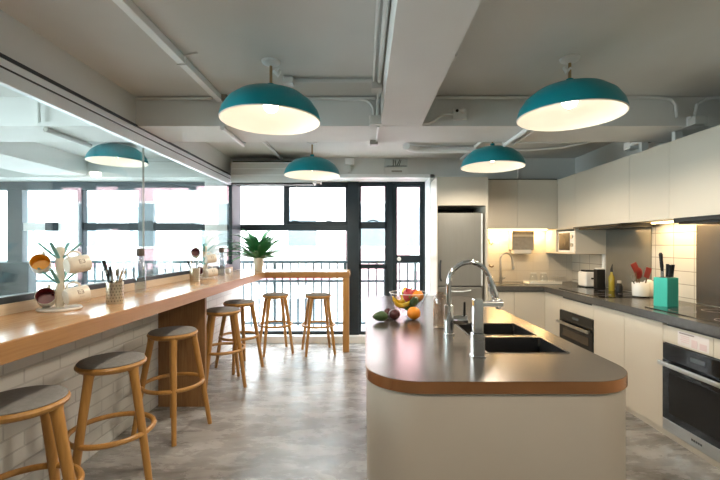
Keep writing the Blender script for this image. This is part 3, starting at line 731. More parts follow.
# hobs
h = thing('hob', 'black glass hob below the far cooker hood', 'hob', (2.5, 4.2, .90))
obj('glass_plate', bx(2.23, 2.76, 3.78, 4.60, .9005, .906, .002), M['blackgl'], h)
for k, (x, y) in enumerate(((2.36, 4.0), (2.36, 4.38), (2.63, 4.0), (2.63, 4.38))):
    obj('cooking_zone', lathe(BM(), [(.085, .9061), (.085, .9066), (.08, .9066), (.08, .9061)], (x, y, 0), 32), M['grey'], h)
h = thing('hob', 'black glass hob at the right edge beside the steel splashback', 'hob', (2.5, 2.7, .90))
obj('glass_plate', bx(2.25, 2.76, 2.36, 3.22, .9005, .906, .002), M['blackgl'], h)
for k, (x, y) in enumerate(((2.38, 2.6), (2.38, 3.0), (2.63, 2.6), (2.63, 3.0))):
    obj('cooking_zone', lathe(BM(), [(.085, .9061), (.085, .9066), (.08, .9066), (.08, .9061)], (x, y, 0), 32), M['grey'], h)

# ------------------------------------------------------------------ things on the kitchen worktop
WZ = .9005; HZ = .9065
# knife block
kx, ky = 2.46, 3.27
k_ = thing('knife_block', 'mint green knife block standing on the worktop beside the lit tiles', 'knife block', (kx, ky, WZ), math.radians(20))
obj('block', box(BM(), -.068, .068, -.055, .055, 0, .235, .004), M['tealk'], k_, True)
obj('slot_top', box(BM(), -.058, .058, -.045, .045, .2345, .237), M['blackp'], k_, True)
R_ = Matrix.Rotation(math.radians(20), 4, 'Z')
for i, (dx, dy, hh, tl, lb) in enumerate(((-.045, .0, .20, -.02, 'tall black-handled knife at the left of the mint knife block'), (.015, -.02, .10, .0, 'short black-handled knife in the middle of the knife block'),
                             (.035, .015, .105, .006, 'black-handled knife standing right of the middle in the block'), (.055, -.01, .10, .012, 'rightmost black-handled knife in the mint block'))):
    p = R_ @ Vector((dx, dy, 0))+Vector((kx, ky, WZ))
    n = thing('kitchen_knife', lb, 'knife', (p.x, p.y, WZ+.238), group='knives in the mint block')
    if i == 0:
        obj('blade', box(BM(), -.003, .003, -.014, .014, -.05, .07), M['cutl'], n, True)
        obj('handle', tube(BM(), [(0, 0, .05), (-.003, 0, .09), (-.008, 0, .14), (-.012, 0, .185), (-.014, 0, .20)], [.010, .014, .013, .015, .008], 10), M['blackp'], n, True)
    else:
        obj('blade', box(BM(), -.002, .002, -.010, .010, -.05, .02), M['cutl'], n, True)
        obj('handle', tube(BM(), [(0, 0, .0), (tl/2, 0, .05), (tl, 0, hh)], [.010, .011, .012], 10), M['blackp'], n, True)
# utensil crock
p = (2.64, 3.83, HZ)
c = thing('utensil_crock', 'white oval ceramic crock full of red utensils on the far hob edge', 'crock', p)
obj('crock', lathe(BM(), [(0, 0), (.066, 0), (.070, .01), (.074, .13), (.072, .135), (.068, .13), (.064, .02), (0, .015)], seg=32), M['whitec'], c, True)
obj('base_ring', lathe(BM(), [(.068, -.0), (.0705, .0), (.0712, .008), (.068, .008)], seg=32), M['blackp'], c, True)
for i, (dx, dy, hh, w_, m_, kind, lb) in enumerate(((-.035, 0, .27, .030, 'red', 'spatula', 'red spatula leaning left in the white crock'), (.0, .02, .23, .040, 'red', 'spoon', 'big red spoon in the middle of the white crock'),
                                   (.03, -.02, .24, .028, 'red', 'ladle', 'red slotted turner leaning right in the white crock'), (-.055, -.01, .18, .018, 'cutl', 'whisk', 'steel whisk at the left rim of the crock'))):
    n = thing(kind, lb, kind, (p[0]+dx*.5, p[1]+dy*.5, HZ+.02), group='utensils in the crock')
    obj('handle', tube(BM(), [(0, 0, 0), (dx*.6, dy*.6, hh*.5), (dx, dy, hh-.05)], .006, 8), M['stem'] if m_ == 'red' else M['cutl'], n, True)
    hd = BM()
    if kind == 'spatula': box(hd, dx-w_, dx+w_, dy-.005, dy+.005, hh-.06, hh+.035, .004, 2, Matrix.Rotation(-.45, 4, 'Y'))
    elif kind == 'ladle': box(hd, dx-w_, dx+w_, dy-.004, dy+.004, hh-.08, hh+.02, .003, 2, Matrix.Rotation(.3, 4, 'Y'))
    elif kind == 'whisk':
        for q in range(4):
            a = q*PI/4; tube(hd, [(dx+w_*math.cos(a)*math.sin(PI*s/8), dy+w_*math.sin(a)*math.sin(PI*s/8), hh-.05+.07*s/8) for s in range(9)], .0012, 5)
    else: ball(hd, (dx, dy, hh-.03), (w_, .018, .058), 16)
    obj('head', hd, M[m_], n, True)
kt = thing('ceramic_jar', 'small round white jar right behind the crock', 'jar', (2.765, 3.90, HZ))
obj('jar', lathe(BM(), [(0, 0), (.035, 0), (.046, .04), (.048, .09), (.040, .14), (.02, .155), (0, .157)], seg=28), M['whitec'], kt, True)
# oil bottles
b_ = thing('oil_bottle', 'tall bottle of yellow olive oil with a dark pourer', 'bottle', (2.65, 4.30, HZ))
obj('bottle', lathe(BM(), [(0, 0), (.027, 0), (.029, .01), (.029, .14), (.024, .16), (.013, .18), (.012, .21), (0, .21)], seg=24), M['oil'], b_, True)
obj('pourer', tube(BM(), [(0, 0, .205), (0, 0, .235), (.004, 0, .26), (.010, 0, .285)], [.014, .013, .006, .004], 10), M['blackp'], b_, True)
b_ = thing('sauce_bottle', 'short black bottle right of the olive oil bottle', 'bottle', (2.625, 4.13, HZ))
obj('bottle', lathe(BM(), [(0, 0), (.030, 0), (.031, .06), (.026, .085), (.018, .10), (0, .10)], seg=24), M['blackp'], b_, True)
obj('cap', lathe(BM(), [(0, .10), (.019, .10), (.019, .125), (0, .127)], seg=20), M['disp'], b_, True)
b_ = thing('coffee_canister', 'tall black canister standing beside the white toaster', 'canister', (2.590, 4.42, HZ))
obj('canister', box(BM(), -.045, .045, -.04, .04, 0, .225, .008), M['blackp'], b_, True)
obj('lid', box(BM(), -.038, .038, -.033, .033, .225, .24, .006), M['whitec'], b_, True)
b_ = thing('toaster', 'white toaster with black top slot on the worktop', 'toaster', (2.64, 4.74, WZ))
obj('casing', box(BM(), -.072, .072, -.09, .09, .012, .185, .018, 3), M['whitec'], b_, True)
obj('slot_panel', box(BM(), -.05, .05, -.06, .06, .184, .205, .004), M['blackp'], b_, True)
obj('foot_base', box(BM(), -.078, .078, -.083, .083, 0, .014), M['blackp'], b_, True)
obj('lever', box(BM(), -.012, .012, -.105, -.088, .10, .12, .003), M['blackp'], b_, True)
b_ = thing('socket_trunking', 'thin cream upright cable cover on the wall behind the toaster', 'cable cover', (2.83, 4.72, 1.05))
obj('cover', bx(XR-.02, XR-.001, 4.72, 4.76, .905, 1.29, .002), M['white'], b_)
# back wall items
def hookp(px, py, Y): return at(px, py, Y)
pd = thing('paper_towel_dispenser', 'grey paper towel dispenser mounted on the back tiled wall', 'dispenser', at(523, 242, 5.42))
obj('housing', bx(X(511.5, 5.36), X(533.5, 5.36), 5.34, 5.4805, Z(250, 5.36), Z(231, 5.36), .008), M['disp'], pd)
obj('front_band', bx(X(512.5, 5.36), X(532.8, 5.36), 5.335, 5.345, Z(236.8, 5.36), Z(234.6, 5.36)), M['wallp'], pd)
obj('paper', box(BM(), X(513, 5.36), X(531, 5.36), 5.335, 5.44, Z(253.8, 5.36), Z(249.6, 5.36), .012, 3), M['paper'], pd)
for (a, b_y, c_, lb) in ((489.5, 243.5, 239, 'small dark hook on the tiles beside the fridge housing, upper one'), (490, 266.3, 265, 'lower dark hook on the tiles beside the fridge housing')):
    hk = thing('wall_hook', lb, 'hook', at(a, b_y, 5.45))
    obj('hook', tube(BM(), [at(a-.5, c_, 5.47), at(a, b_y, 5.44), at(a+2, b_y+.8, 5.43), at(a+3.5, b_y-.5, 5.43)], .010, 8), M['stem'], hk)
# back faucet
bf = thing('wall_side_faucet', 'tall brass-toned kitchen faucet in front of the back tiled wall', 'faucet', (X(501, 5.2), 5.2, WZ))
fx = X(500.5, 5.2)
obj('spout', tube(BM(), [(fx, 5.2, .90), (fx, 5.2, 1.22)]+[Vector((fx+.075-.075*math.cos(a), 5.2, 1.22+.075*math.sin(a))) for a in [PI*k/8 for k in range(1, 8)]]+[(fx+.155, 5.2, 1.19)], .012, 10), M['steel'], bf)
obj('spray_head', tube(BM(), [(fx+.153, 5.2, 1.20), (fx+.165, 5.2, 1.12), (fx+.172, 5.2, 1.085)], [.014, .020, .024], 12), M['steel'], bf)
obj('base', tube(BM(), [(fx, 5.2, .90), (fx, 5.2, .985)], .020, 12), M['steel'], bf)
obj('lever', tube(BM(), [(fx+.015, 5.19, .95), (fx+.05, 5.16, .985)], .008, 8), M['steel'], bf)
sk = thing('kitchen_sink', 'steel sink set flush in the back worktop under the faucet', 'sink', (1.75, 5.1, WZ))
obj('rim', bx(1.60, 1.98, 4.92, 5.14, .8995, .9035, .001), M['steel'], sk); obj('bowl', bx(1.63, 1.95, 4.95, 5.11, .903, .9042), M['blacksink'], sk)
# tray with glasses
ty = thing('serving_tray', 'cream tray at the back of the worktop near the corner', 'tray', (X(543, 5.15), 5.17, WZ))
obj('tray', box(BM(), -.21, .21, -.10, .10, 0, .018, .006), M['tray'], ty, True)
for q in (-1, 1): obj('tray_rim', box(BM(), -.21, .21, q*.095-.005, q*.095+.005, .015, .035, .002), M['tray'], ty, True)
for i, px in enumerate((533.5, 543.5)):
    g = thing('drinking_glass', ('left one of the two upturned glasses on the cream tray', 'right one of the two upturned glasses on the cream tray')[i], 'glass', (X(px, 5.2), 5.2, WZ+.019), group='upturned glasses on the tray')
    obj('glass', lathe(BM(), [(.050, 0), (.046, .06), (.034, .105), (.024, .112), (0, .112)], seg=24), M['bowlg'], g, True)
    obj('glass_foot', lathe(BM(), [(0, .112), (.040, .113), (.042, .117), (0, .118)], seg=24), M['whitec'], g, True)
dr = thing('dish_rack', 'thin wire rack standing on the cream tray right of the glasses', 'rack', (X(557, 5.2), 5.2, WZ+.02))
w_ = BM()
for k in range(7): tube(w_, [(-.07+k*.025, -.05, 0), (-.07+k*.025, -.05, .075), (-.07+k*.025, .05, .075), (-.07+k*.025, .05, 0)], .0025, 5)
obj('wires', w_, M['steel'], dr, True)

# ------------------------------------------------------------------ island
IX0, IX1, IY0, IY1 = .003, 1.060, 1.463, 3.95
isl = thing('kitchen_island', 'cream kitchen island with rounded corners and a brushed metal top', 'island', (.5, 2.7, 0))
RR = .215
def top_with_holes(outer, holes, z0, z1):
    cu = bpy.data.curves.new('c', 'CURVE'); cu.dimensions = '2D'; cu.fill_mode = 'BOTH'; cu.extrude = (z1-z0)/2
    for poly in [outer]+holes:
        s = cu.splines.new('POLY'); s.points.add(len(poly)-1); s.use_cyclic_u = True
        for i, (x, y) in enumerate(poly): s.points[i].co = (x, y, 0, 1)
    o = bpy.data.objects.new('c', cu); C.objects.link(o); bpy.context.view_layer.update()
    me = bpy.data.meshes.new_from_object(o.evaluated_get(bpy.context.evaluated_depsgraph_get()))
    bm = BM(); bm.from_mesh(me); bmesh.ops.translate(bm, vec=(0, 0, (z0+z1)/2), verts=bm.verts)
    bmesh.ops.remove_doubles(bm, verts=bm.verts, dist=.0001)
    bpy.data.objects.remove(o); bpy.data.curves.remove(cu); bpy.data.meshes.remove(me); return bm
S1 = (.565, .945, 1.845, 2.165); S2 = (.575, .950, 2.215, 2.555)
holes = [rrect(*S1, .015, 3), rrect(*S2, .015, 3)]
obj('worktop', top_with_holes(rrect(IX0+.002, IX1-.002, IY0+.002, IY1-.002, RR-.002, 14), holes, .8545, .900), M['steeltop'], isl)
b1 = top_with_holes(rrect(IX0, IX1, IY0, IY1, RR, 14), [rrect(IX0+.0015, IX1-.0015, IY0+.0015, IY1-.0015, RR-.0015, 14)], .8545, .899)
obj('copper_edge', b1, M['copper'], isl, label='polished copper edge band')
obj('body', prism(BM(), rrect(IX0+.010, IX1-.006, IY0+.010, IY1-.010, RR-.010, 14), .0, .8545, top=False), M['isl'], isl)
def sink(s, lb):
    x0, x1, y0, y1 = s; t = thing('sink_basin', lb, 'sink', ((x0+x1)/2, (y0+y1)/2, .70), group='black sink basins in the island')
    b = BM(); zb = .70; w = .004
    box(b, x0, x1, y0, y1, zb-w, zb); box(b, x0-w, x0+.001, y0, y1, zb, .8985); box(b, x1-.001, x1+w, y0, y1, zb, .8985)
    box(b, x0, x1, y0-w, y0+.001, zb, .8985); box(b, x0, x1, y1-.001, y1+w, zb, .8985)
    obj('bowl', b, M['blacksink'], t)
    fr_ = top_with_holes(rrect(x0-.006, x1+.006, y0-.006, y1+.006, .018, 3), [rrect(x0+.004, x1-.004, y0+.004, y1-.004, .012, 3)], .8995, .9015)
    obj('rim', fr_, M['blacksink'], t)
    obj('drain', lathe(BM(), [(0, zb+.003), (.035, zb+.003), (.04, zb+.001), (.04, zb)], ((x0+x1)/2, (y0+y1)/2, 0), 24), M['chrome'], t)
sink(S1, 'near black sink basin in the island top'); sink(S2, 'far black sink basin in the island top, behind the near one')
# square filter tap
t = thing('filter_tap', 'square chrome tap with a short side spout nearest the camera', 'faucet', (.507, 1.80, .90))
obj('base', box(BM(), -.026, .026, -.026, .026, 0, .105, .004), M['chrome'], t, True)
obj('foot_plate', box(BM(), -.031, .031, -.031, .031, 0, .006, .002), M['chrome'], t, True)
obj('column', box(BM(), -.021, .021, -.021, .021, .105, .258, .004), M['chrome'], t, True)
obj('spout', box(BM(), -.02, .112, -.018, .018, .222, .246, .004), M['chrome'], t, True)
obj('nozzle', tube(BM(), [(.092, 0, .226), (.092, 0, .212)], .012, 12), M['chrome'], t, True)
obj('spout_cap', ball(BM(), (.085, 0, .249), (.028, .014, .010), 14), M['chrome'], t, True)
# gooseneck
t = thing('gooseneck_faucet', 'tall arched chrome pull-down faucet between the two sinks', 'faucet', (.465, 2.22, .90))
obj('base', tube(BM(), [(0, 0, 0), (0, 0, .012), (0, 0, .013), (0, 0, .165), (0, 0, .17)], [.032, .032, .026, .026, .016], 20), M['chrome'], t, True)
arch = [(0, 0, .15), (0, 0, .28)]+[(.115-.115*math.cos(a), 0, .285+.120*math.sin(a)) for a in [PI*k/16 for k in range(1, 15)]]
obj('arched_spout', tube(BM(), arch, .0138, 16), M['chrome'], t, True)
e0 = Vector(arch[-1])
obj('spray_head', tube(BM(), [e0, e0+Vector((.012, 0, -.035)), e0+Vector((.032, 0, -.105)), e0+Vector((.038, 0, -.13))], [.015, .018, .021, .017], 16), M['chrome'], t, True)
obj('valve', tube(BM(), [(.02, 0, .085), (.05, 0, .085), (.10, 0, .085)], [.022, .026, .026], 16), M['chrome'], t, True)
obj('lever', tube(BM(), [(.085, -.005, .10), (.085, -.01, .185)], [.007, .006], 10), M['blackp'], t, True)
# glass jug behind faucet
t = thing('glass_carafe', 'clear glass carafe standing left of the gooseneck faucet', 'bottle', (.455, 2.42, .9002))
obj('carafe', lathe(BM(), [(0, .003), (.038, .003), (.042, .012), (.042, .165), (.034, .195), (.022, .205), (.022, .215), (.020, .215), (.020, .204), (.032, .193), (.039, .163), (.039, .015), (0, .012)], seg=28), M['carafeg'], t, True)

# fruit ------------------------------------------------------------
IZ = .9003
def rotm(ax, d): return Matrix.Rotation(math.radians(d), 3, ax)
t = thing('avocado', 'dark green avocado lying at the left on the island top', 'avocado', (.10, 2.60, IZ+.036))
b = BM(); q = bmesh.ops.create_uvsphere(b, u_segments=24, v_segments=16, radius=1)
for v in q['verts']:
    k = .5+.5*v.co.x; s = 1-.30*(1-k)**2
    v.co = Vector((v.co.x*.052, v.co.y*.036*s, v.co.z*.036*s))
bmesh.ops.rotate(b, verts=b.verts, matrix=rotm('Z', 20))
obj('fruit', b, M['avo'], t, True); obj('stem_end', ball(BM(), (-.048, -.017, 0), .005, 8), M['stem'], t, True)
def roundfruit(name, lb, cat, loc, r, m, stem=True, group=None, sq=.93):
    t = thing(name, lb, cat, loc, group=group)
    b = BM(); q = bmesh.ops.create_uvsphere(b, u_segments=24, v_segments=18, radius=r)
    for v in q['verts']:
        rad = math.hypot(v.co.x, v.co.y)/r
        v.co.z *= sq
        if v.co.z > 0: v.co.z -= r*.10*max(0, 1-rad*2.5)
    obj('fruit', b, M[m], t, True)
    if stem: obj('stem', tube(BM(), [(0, 0, r*sq*.82), (.003, .002, r*sq*1.08)], .0022, 6), M['stem'], t, True)
    return t
roundfruit('plum', 'dark red plum on the island between the avocado and the near orange', 'plum', (.195, 2.66, IZ+.038), .040, 'plum')
roundfruit('plum', 'smaller dark plum partly behind the other plum', 'plum', (.160, 2.76, IZ+.034), .036, 'plum')
roundfruit('orange', 'bright orange on the island in front of the glass fruit bowl', 'orange', (.327, 2.68, IZ+.043), .045, 'orange', False, None, .97)
bx0, by0 = .315, 2.87
bo = thing('fruit_bowl', 'clear glass conical bowl full of fruit on the island', 'bowl', (bx0, by0, IZ))
obj('bowl', lathe(BM(), [(0, .004), (.05, .004), (.052, 0), (.048, .012), (.065, .03), (.140, .158), (.137, .159), (.062, .034), (.040, .016), (0, .014)], seg=48), M['bowlg'], bo, True)
obj('bowl_rim', tube(BM(), [(.139*math.cos(2*PI*k/48), .139*math.sin(2*PI*k/48), .1585) for k in range(48)], .0022, 6, closed=True), M['whitec'], bo, True)
def banana(loc, rz, tilt, lb):
    t = thing('banana', lb, 'banana', loc, group='bananas in the bowl')
    n = 14; pts = []; rs = []
    for k in range(n+1):
        a = math.radians(-65+130*k/n); pts.append(Vector((.085*math.sin(a), 0, -.085*math.cos(a)+.05))); s = k/n
        rs.append(max(.004, .0175*(1-abs(2*s-1)**3.2)) if 0 < k < n else .005)
    mt = Matrix.Rotation(rz, 3, 'Z') @ Matrix.Rotation(tilt, 3, 'X')
    obj('fruit', tube(BM(), [mt @ p for p in pts], rs, 8), M['banana'], t, True)
    obj('stalk', tube(BM(), [mt @ pts[-1], mt @ (pts[-1]+Vector((.012, 0, .018)))], [.005, .004], 6), M['stem'], t, True)
banana((bx0-.045, by0-.075, IZ+.105), math.radians(25), math.radians(25), 'front banana curving down the left side of the glass bowl')
banana((bx0-.062, by0-.035, IZ+.128), math.radians(38), math.radians(15), 'second banana behind the front one in the glass bowl')
roundfruit('orange', 'orange resting high at the right of the glass fruit bowl', 'orange', (bx0+.058, by0-.02, IZ+.135), .045, 'orange', False, None, .97)
t = thing('dragon_fruit', 'pink-red dragon fruit in the middle of the glass bowl', 'fruit', (bx0-.005, by0-.01, IZ+.14))
obj('fruit', ball(BM(), (0, 0, 0), (.042, .040, .050), 20), M['drag'], t, True)
for k in range(9):
    a = k*2.4; z = -.03+.009*k; r = .042*math.sqrt(max(.05, 1-(z/.05)**2)); d = Vector((math.cos(a), math.sin(a), 0))
    obj('scale_leaf', tube(BM(), [d*r*.9+Vector((0, 0, z)), d*(r+.006)+Vector((0, 0, z+.014)), d*(r+.010)+Vector((0, 0, z+.028))], [.007, .004, .001], 6), M['drag'] if k % 2 else M['green'], t, True)
t = thing('avocado', 'very dark avocado between the oranges at the front of the glass bowl', 'avocado', (bx0+.027, by0-.085, IZ+.105))
obj('fruit', ball(BM(), (0, 0, 0), (.030, .032, .040), 20, rotm('Y', 25)), M['avo'], t, True)
roundfruit('peach', 'pale pink peach at the back of the glass bowl', 'peach', (bx0+.04, by0+.05, IZ+.145), .035, 'drag')
t = thing('pear', 'green-yellow pear top poking up at the back of the glass bowl', 'pear', (bx0-.02, by0+.06, IZ+.13))
obj('fruit', lathe(BM(), [(0, -.04), (.03, -.03), (.036, 0), (.024, .035), (.014, .055), (0, .062)], seg=20), M['banana'], t, True)
obj('stem', tube(BM(), [(0, 0, .058), (.004, 0, .075)], .002, 6), M['stem'], t, True)
t = thing('lime', 'green lime at the bottom of the glass bowl', 'lime', (bx0+.0, by0-.01, IZ+.062))
obj('fruit', ball(BM(), (0, 0, 0), (.040, .034, .034), 16), M['green'], t, True)

# ------------------------------------------------------------------ things on the bar
BZc = 1.0505
def mug_build(loc, axis, inner, lb, grp, handle=Vector((0, 0, 1)), txt=False):
    axis = axis.normalized(); t = thing('mug', lb, 'mug', loc, group=grp)
    a = axis.cross(handle).normalized(); hcr = a.cross(axis).normalized()
    mt = Matrix((( a.x, hcr.x, axis.x, 0), (a.y, hcr.y, axis.y, 0), (a.z, hcr.z, axis.z, 0), (0, 0, 0, 1)))
    r, h = .045, .102
    obj('mug_body', lathe(BM(), [(0, 0), (r*.86, 0), (r*.97, .006), (r, .014), (r, h), (r*.98, h+.002), (r*.94, h)], seg=32, mtx=mt), M['mugw'], t, True)
    obj('mug_inside', lathe(BM(), [(r*.94, h+.0005), (r*.92, h*.5), (r*.88, .012), (0, .009)], seg=32, mtx=mt), M[inner], t, True)
    hd = tube(BM(), [mt @ Vector((0, r-.002+dy, dz)) for dy, dz in ((0, .018), (.016, .016), (.026, .030), (.028, .048), (.024, .066), (.012, .076), (0, .075))], .0055, 8)
    obj('handle', hd, M['mugw'], t, True)
    if txt:  # small printed marks on the side turned to the camera
        for (s, u0, z0) in ((0.026, -.012, .050), (.012, .014, .048)):
            pass
        cam = (Vector((0, 0, H))-Vector(loc)); cam -= axis*cam.dot(axis); cam.normalize()
        right = axis; up = right.cross(-cam).normalized()
        if up.z < 0: up = -up
        nrm = right.cross(up).normalized()
        for body, size, du in (('E3', .034, .012), ('BREW', .0085, -.014)):
            bm = text_mesh(body if du > 0 else '= = =', size, Matrix.Identity(4), .0004)
            rr = r+.0008
            for v in bm.verts:
                yy = (v.co.y+du)/rr
                v.co = axis*(h*.58+v.co.x)+cam*(rr*math.cos(yy)+v.co.z)+up*(rr*math.sin(yy))
            obj('printed_mark', bm, M['mugtxt'], t, True)
    return t
def mug_tree(loc, where, s=1.0, mirror=False, grp='mugs on the near mug tree', names=None):
    t = thing('mug_tree', where, 'mug tree', loc)
    obj('base', lathe(BM(), [(0, 0), (.098, 0), (.102, .006), (.098, .014), (0, .014)], seg=40), M['whitec'], t, True)
    obj('trunk', tube(BM(), [(0, 0, .012), (0, 0, .08), (.004, 0, .16), (-.002, 0, .24), (0, 0, .335), (0, 0, .34)], [.020, .024, .019, .020, .022, .014], 10), M['treew'], t, True)
    for z0 in (.13, .265):
        for k, a in enumerate((15, 105, 195, 285)):
            d = Vector((math.cos(math.radians(a)), math.sin(math.radians(a)), 0)); n_ = Vector((-d.y, d.x, 0))
            b = BM(); p0 = Vector((0, 0, z0)); p1 = p0+d*.10+Vector((0, 0, .095))
            tube(b, [p0, p0.lerp(p1, .5), p1], [.008, .011, .009], 8, flat=.55)
            obj('peg', b, M['peg'], t, True)
    return t
mt1 = Vector((-1.655, 2.17, BZc))
mug_tree(mt1, 'cream mug tree with pale teal pegs nearest the camera on the bar')
def mugpos(px, py, Y, ax, h=.102):   # centre of the mouth -> centre of the base
    return at(px, py, Y)-Vector(ax).normalized()*h
AX1 = Vector((.55, -.80, .30)); AX2 = Vector((.52, .84, .14))
M1 = [('yellow', mugpos(40, 262, 2.12, AX1)-mt1, AX1, 'mugy', 'mug with mustard yellow inside hanging upper left on the near mug tree', False),
      ('red', mugpos(45.5, 296, 2.10, AX1)-mt1, AX1, 'mugr', 'mug with maroon inside hanging lower left on the near mug tree', False),
      ('u', at(66.5, 266, 2.12)-mt1, AX2, 'mugy', 'cream mug with printed marks lying sideways, upper right on the near mug tree', True),
      ('l', at(65.5, 297.5, 2.12)-mt1, AX2, 'mugr', 'cream mug with printed marks lying sideways, lower right on the near mug tree', True)]
for _, o_, ax, inn, lb, tx in M1: mug_build(mt1+Vector(o_), ax, inn, lb, 'mugs on the near mug tree', Vector((0, .3, 1)), tx)
mt2 = Vector((-1.69, 4.22, BZc))
mug_tree(mt2, 'cream mug tree with pale teal pegs farther along the bar')
AX3 = Vector((.38, -.88, .25)); AX4 = Vector((.65, .72, .12))
for o_, ax, inn, lb, tx in ((mugpos(195.5, 252, 4.14, AX3)-mt2, AX3, 'mugr', 'mug with maroon inside hanging upper left on the far mug tree', False),
                        (mugpos(199, 270.5, 4.14, AX3)-mt2, AX3, 'mugr', 'mug with maroon inside hanging lower left on the far mug tree', False),
                        ((.035, -.075, .200), AX4, 'mugy', 'cream mug lying sideways, upper right on the far mug tree', True),
                        ((.045, -.070, .055), AX4, 'mugr', 'cream mug lying sideways, lower right on the far mug tree', True)):
    mug_build(mt2+Vector(o_), ax, inn, lb, 'mugs on the far mug tree', Vector((0, .3, 1)), tx)
def holder(loc, lb, grp, items):
    t = thing('cutlery_holder', lb, 'holder', loc)
    r, h = .046, .125
    obj('cup', lathe(BM(), [(0, 0), (r, 0), (r, h), (r+.002, h+.002), (r-.002, h+.001), (r-.003, .004), (0, .004)], seg=36), M['holder'], t, True)
    hb = BM()
    for i in range(6):
        for k in range(18):
            a = 2*PI*(k+.5*(i % 2))/18; z = .018+i*.018
            c_, s_ = math.cos(a), math.sin(a); n = Vector((c_, s_, 0)); u = Vector((-s_, c_, 0)); p = n*(r+.0006)+Vector((0, 0, z))
            vs = [hb.verts.new(p+u*.0030*math.cos(q*PI/3)+Vector((0, 0, .0042*math.sin(q*PI/3)))) for q in range(6)]
            hb.faces.new(vs)
    obj('perforations', hb, M['hole'], t, True)
    for kind, a, tilt, L_, lb2 in items:
        d = Vector((math.cos(math.radians(a))*math.sin(math.radians(tilt)), math.sin(math.radians(a))*math.sin(math.radians(tilt)), math.cos(math.radians(tilt))))
        base = Vector(loc)+Vector((0, 0, .008))-Vector((d.x, d.y, 0))*.02
        n = thing(kind, lb2, kind.replace('_', ' '), base, group=grp)
        if kind == 'chopstick': 
            obj('stick', tube(BM(), [Vector((0, 0, 0)), d*L_*.5, d*L_], [.0025, .0035, .0042], 8), M['chop'], n, True)
        elif kind == 'table_knife':
            obj('handle', tube(BM(), [d*.0, d*(L_-.005), d*L_], [.006, .008, .003], 8, flat=.4), M['cutl'], n, True)
        elif kind == 'ladle_spoon' or kind == 'spoon':
            obj('handle', tube(BM(), [d*.0, d*(L_-.04)], .0035, 8), M['cutl'], n, True)
            rt = d.to_track_quat('Z', 'Y').to_matrix()
            obj('bowl', ball(BM(), d*(L_-.02), (.017, .006, .026), 14, rt), M['cutl'], n, True)
        else:
            obj('handle', tube(BM(), [d*.0, d*(L_-.06), d*L_], [.006, .009, .010], 8), M['blackp'], n, True)
            obj('ferrule', tube(BM(), [d*(L_-.085), d*(L_-.06)], .0105, 8), M['cutl'], n, True)
holder((-1.50, 2.40, BZc), 'perforated steel cutlery cup nearest the camera, right of the near mug tree', 'cutlery in the near cup',
       [('knife', 192, 15, .26, 'dark handle leaning left in the near cutlery cup'), ('knife', 170, 20, .215, 'black-handled knife at the left of the near cutlery cup'),
        ('knife', 200, 8, .215, 'black-handled knife in the middle of the near cutlery cup'), ('table_knife', 185, 17, .195, 'steel table knife left in the near cutlery cup'), ('table_knife', 250, 6, .19, 'steel table knife in the middle of the near cup'),
        ('spoon', 350, 6, .20, 'steel spoon in the middle right of the near cup'), ('spoon', 20, 14, .21, 'steel spoon leaning right in the near cup'), ('chopstick', 0, 20, .20, 'wooden chopstick leaning right in the near cutlery cup'), ('chopstick', 350, 15, .195, 'wooden chopstick second from the right in the near cup')])
holder((-1.645, 3.87, BZc), 'perforated steel cutlery cup farther along the bar beside the far mug tree', 'cutlery in the far cup',
       [('chopstick', 185, 12, .24, 'tall wooden chopstick in the far cutlery cup'), ('knife', 185, 22, .205, 'black-handled knife leaning left in the far cutlery cup'), ('table_knife', 180, 14, .19, 'steel table knife in the far cutlery cup'),
        ('spoon', 200, 5, .19, 'steel spoon in the middle of the far cutlery cup'), ('spoon', 10, 12, .19, 'steel spoon leaning right in the far cutlery cup')])
def bottle(loc, lb, s=1.0):
    t = thing('water_bottle', lb, 'bottle', loc)
    obj('bottle', lathe(BM(), [(0, .0), (.036, .0), (.038, .008), (.038, .17), (.034, .20), (.022, .235), (.021, .285), (.019, .285), (.019, .235), (.031, .20), (.0355, .168), (.0355, .012), (0, .012)], seg=28), M['bottleg'], t, True)
    obj('cap', lathe(BM(), [(0, .268), (.024, .268), (.0265, .274), (.0265, .318), (.024, .322), (0, .322)], seg=24), M['cork'], t, True)
bottle((-1.645, 2.93, BZc), 'clear glass water bottle with dark stopper between the cutlery cups')
bottle((-1.585, 4.42, BZc), 'clear glass water bottle with dark stopper beyond the far mug tree')
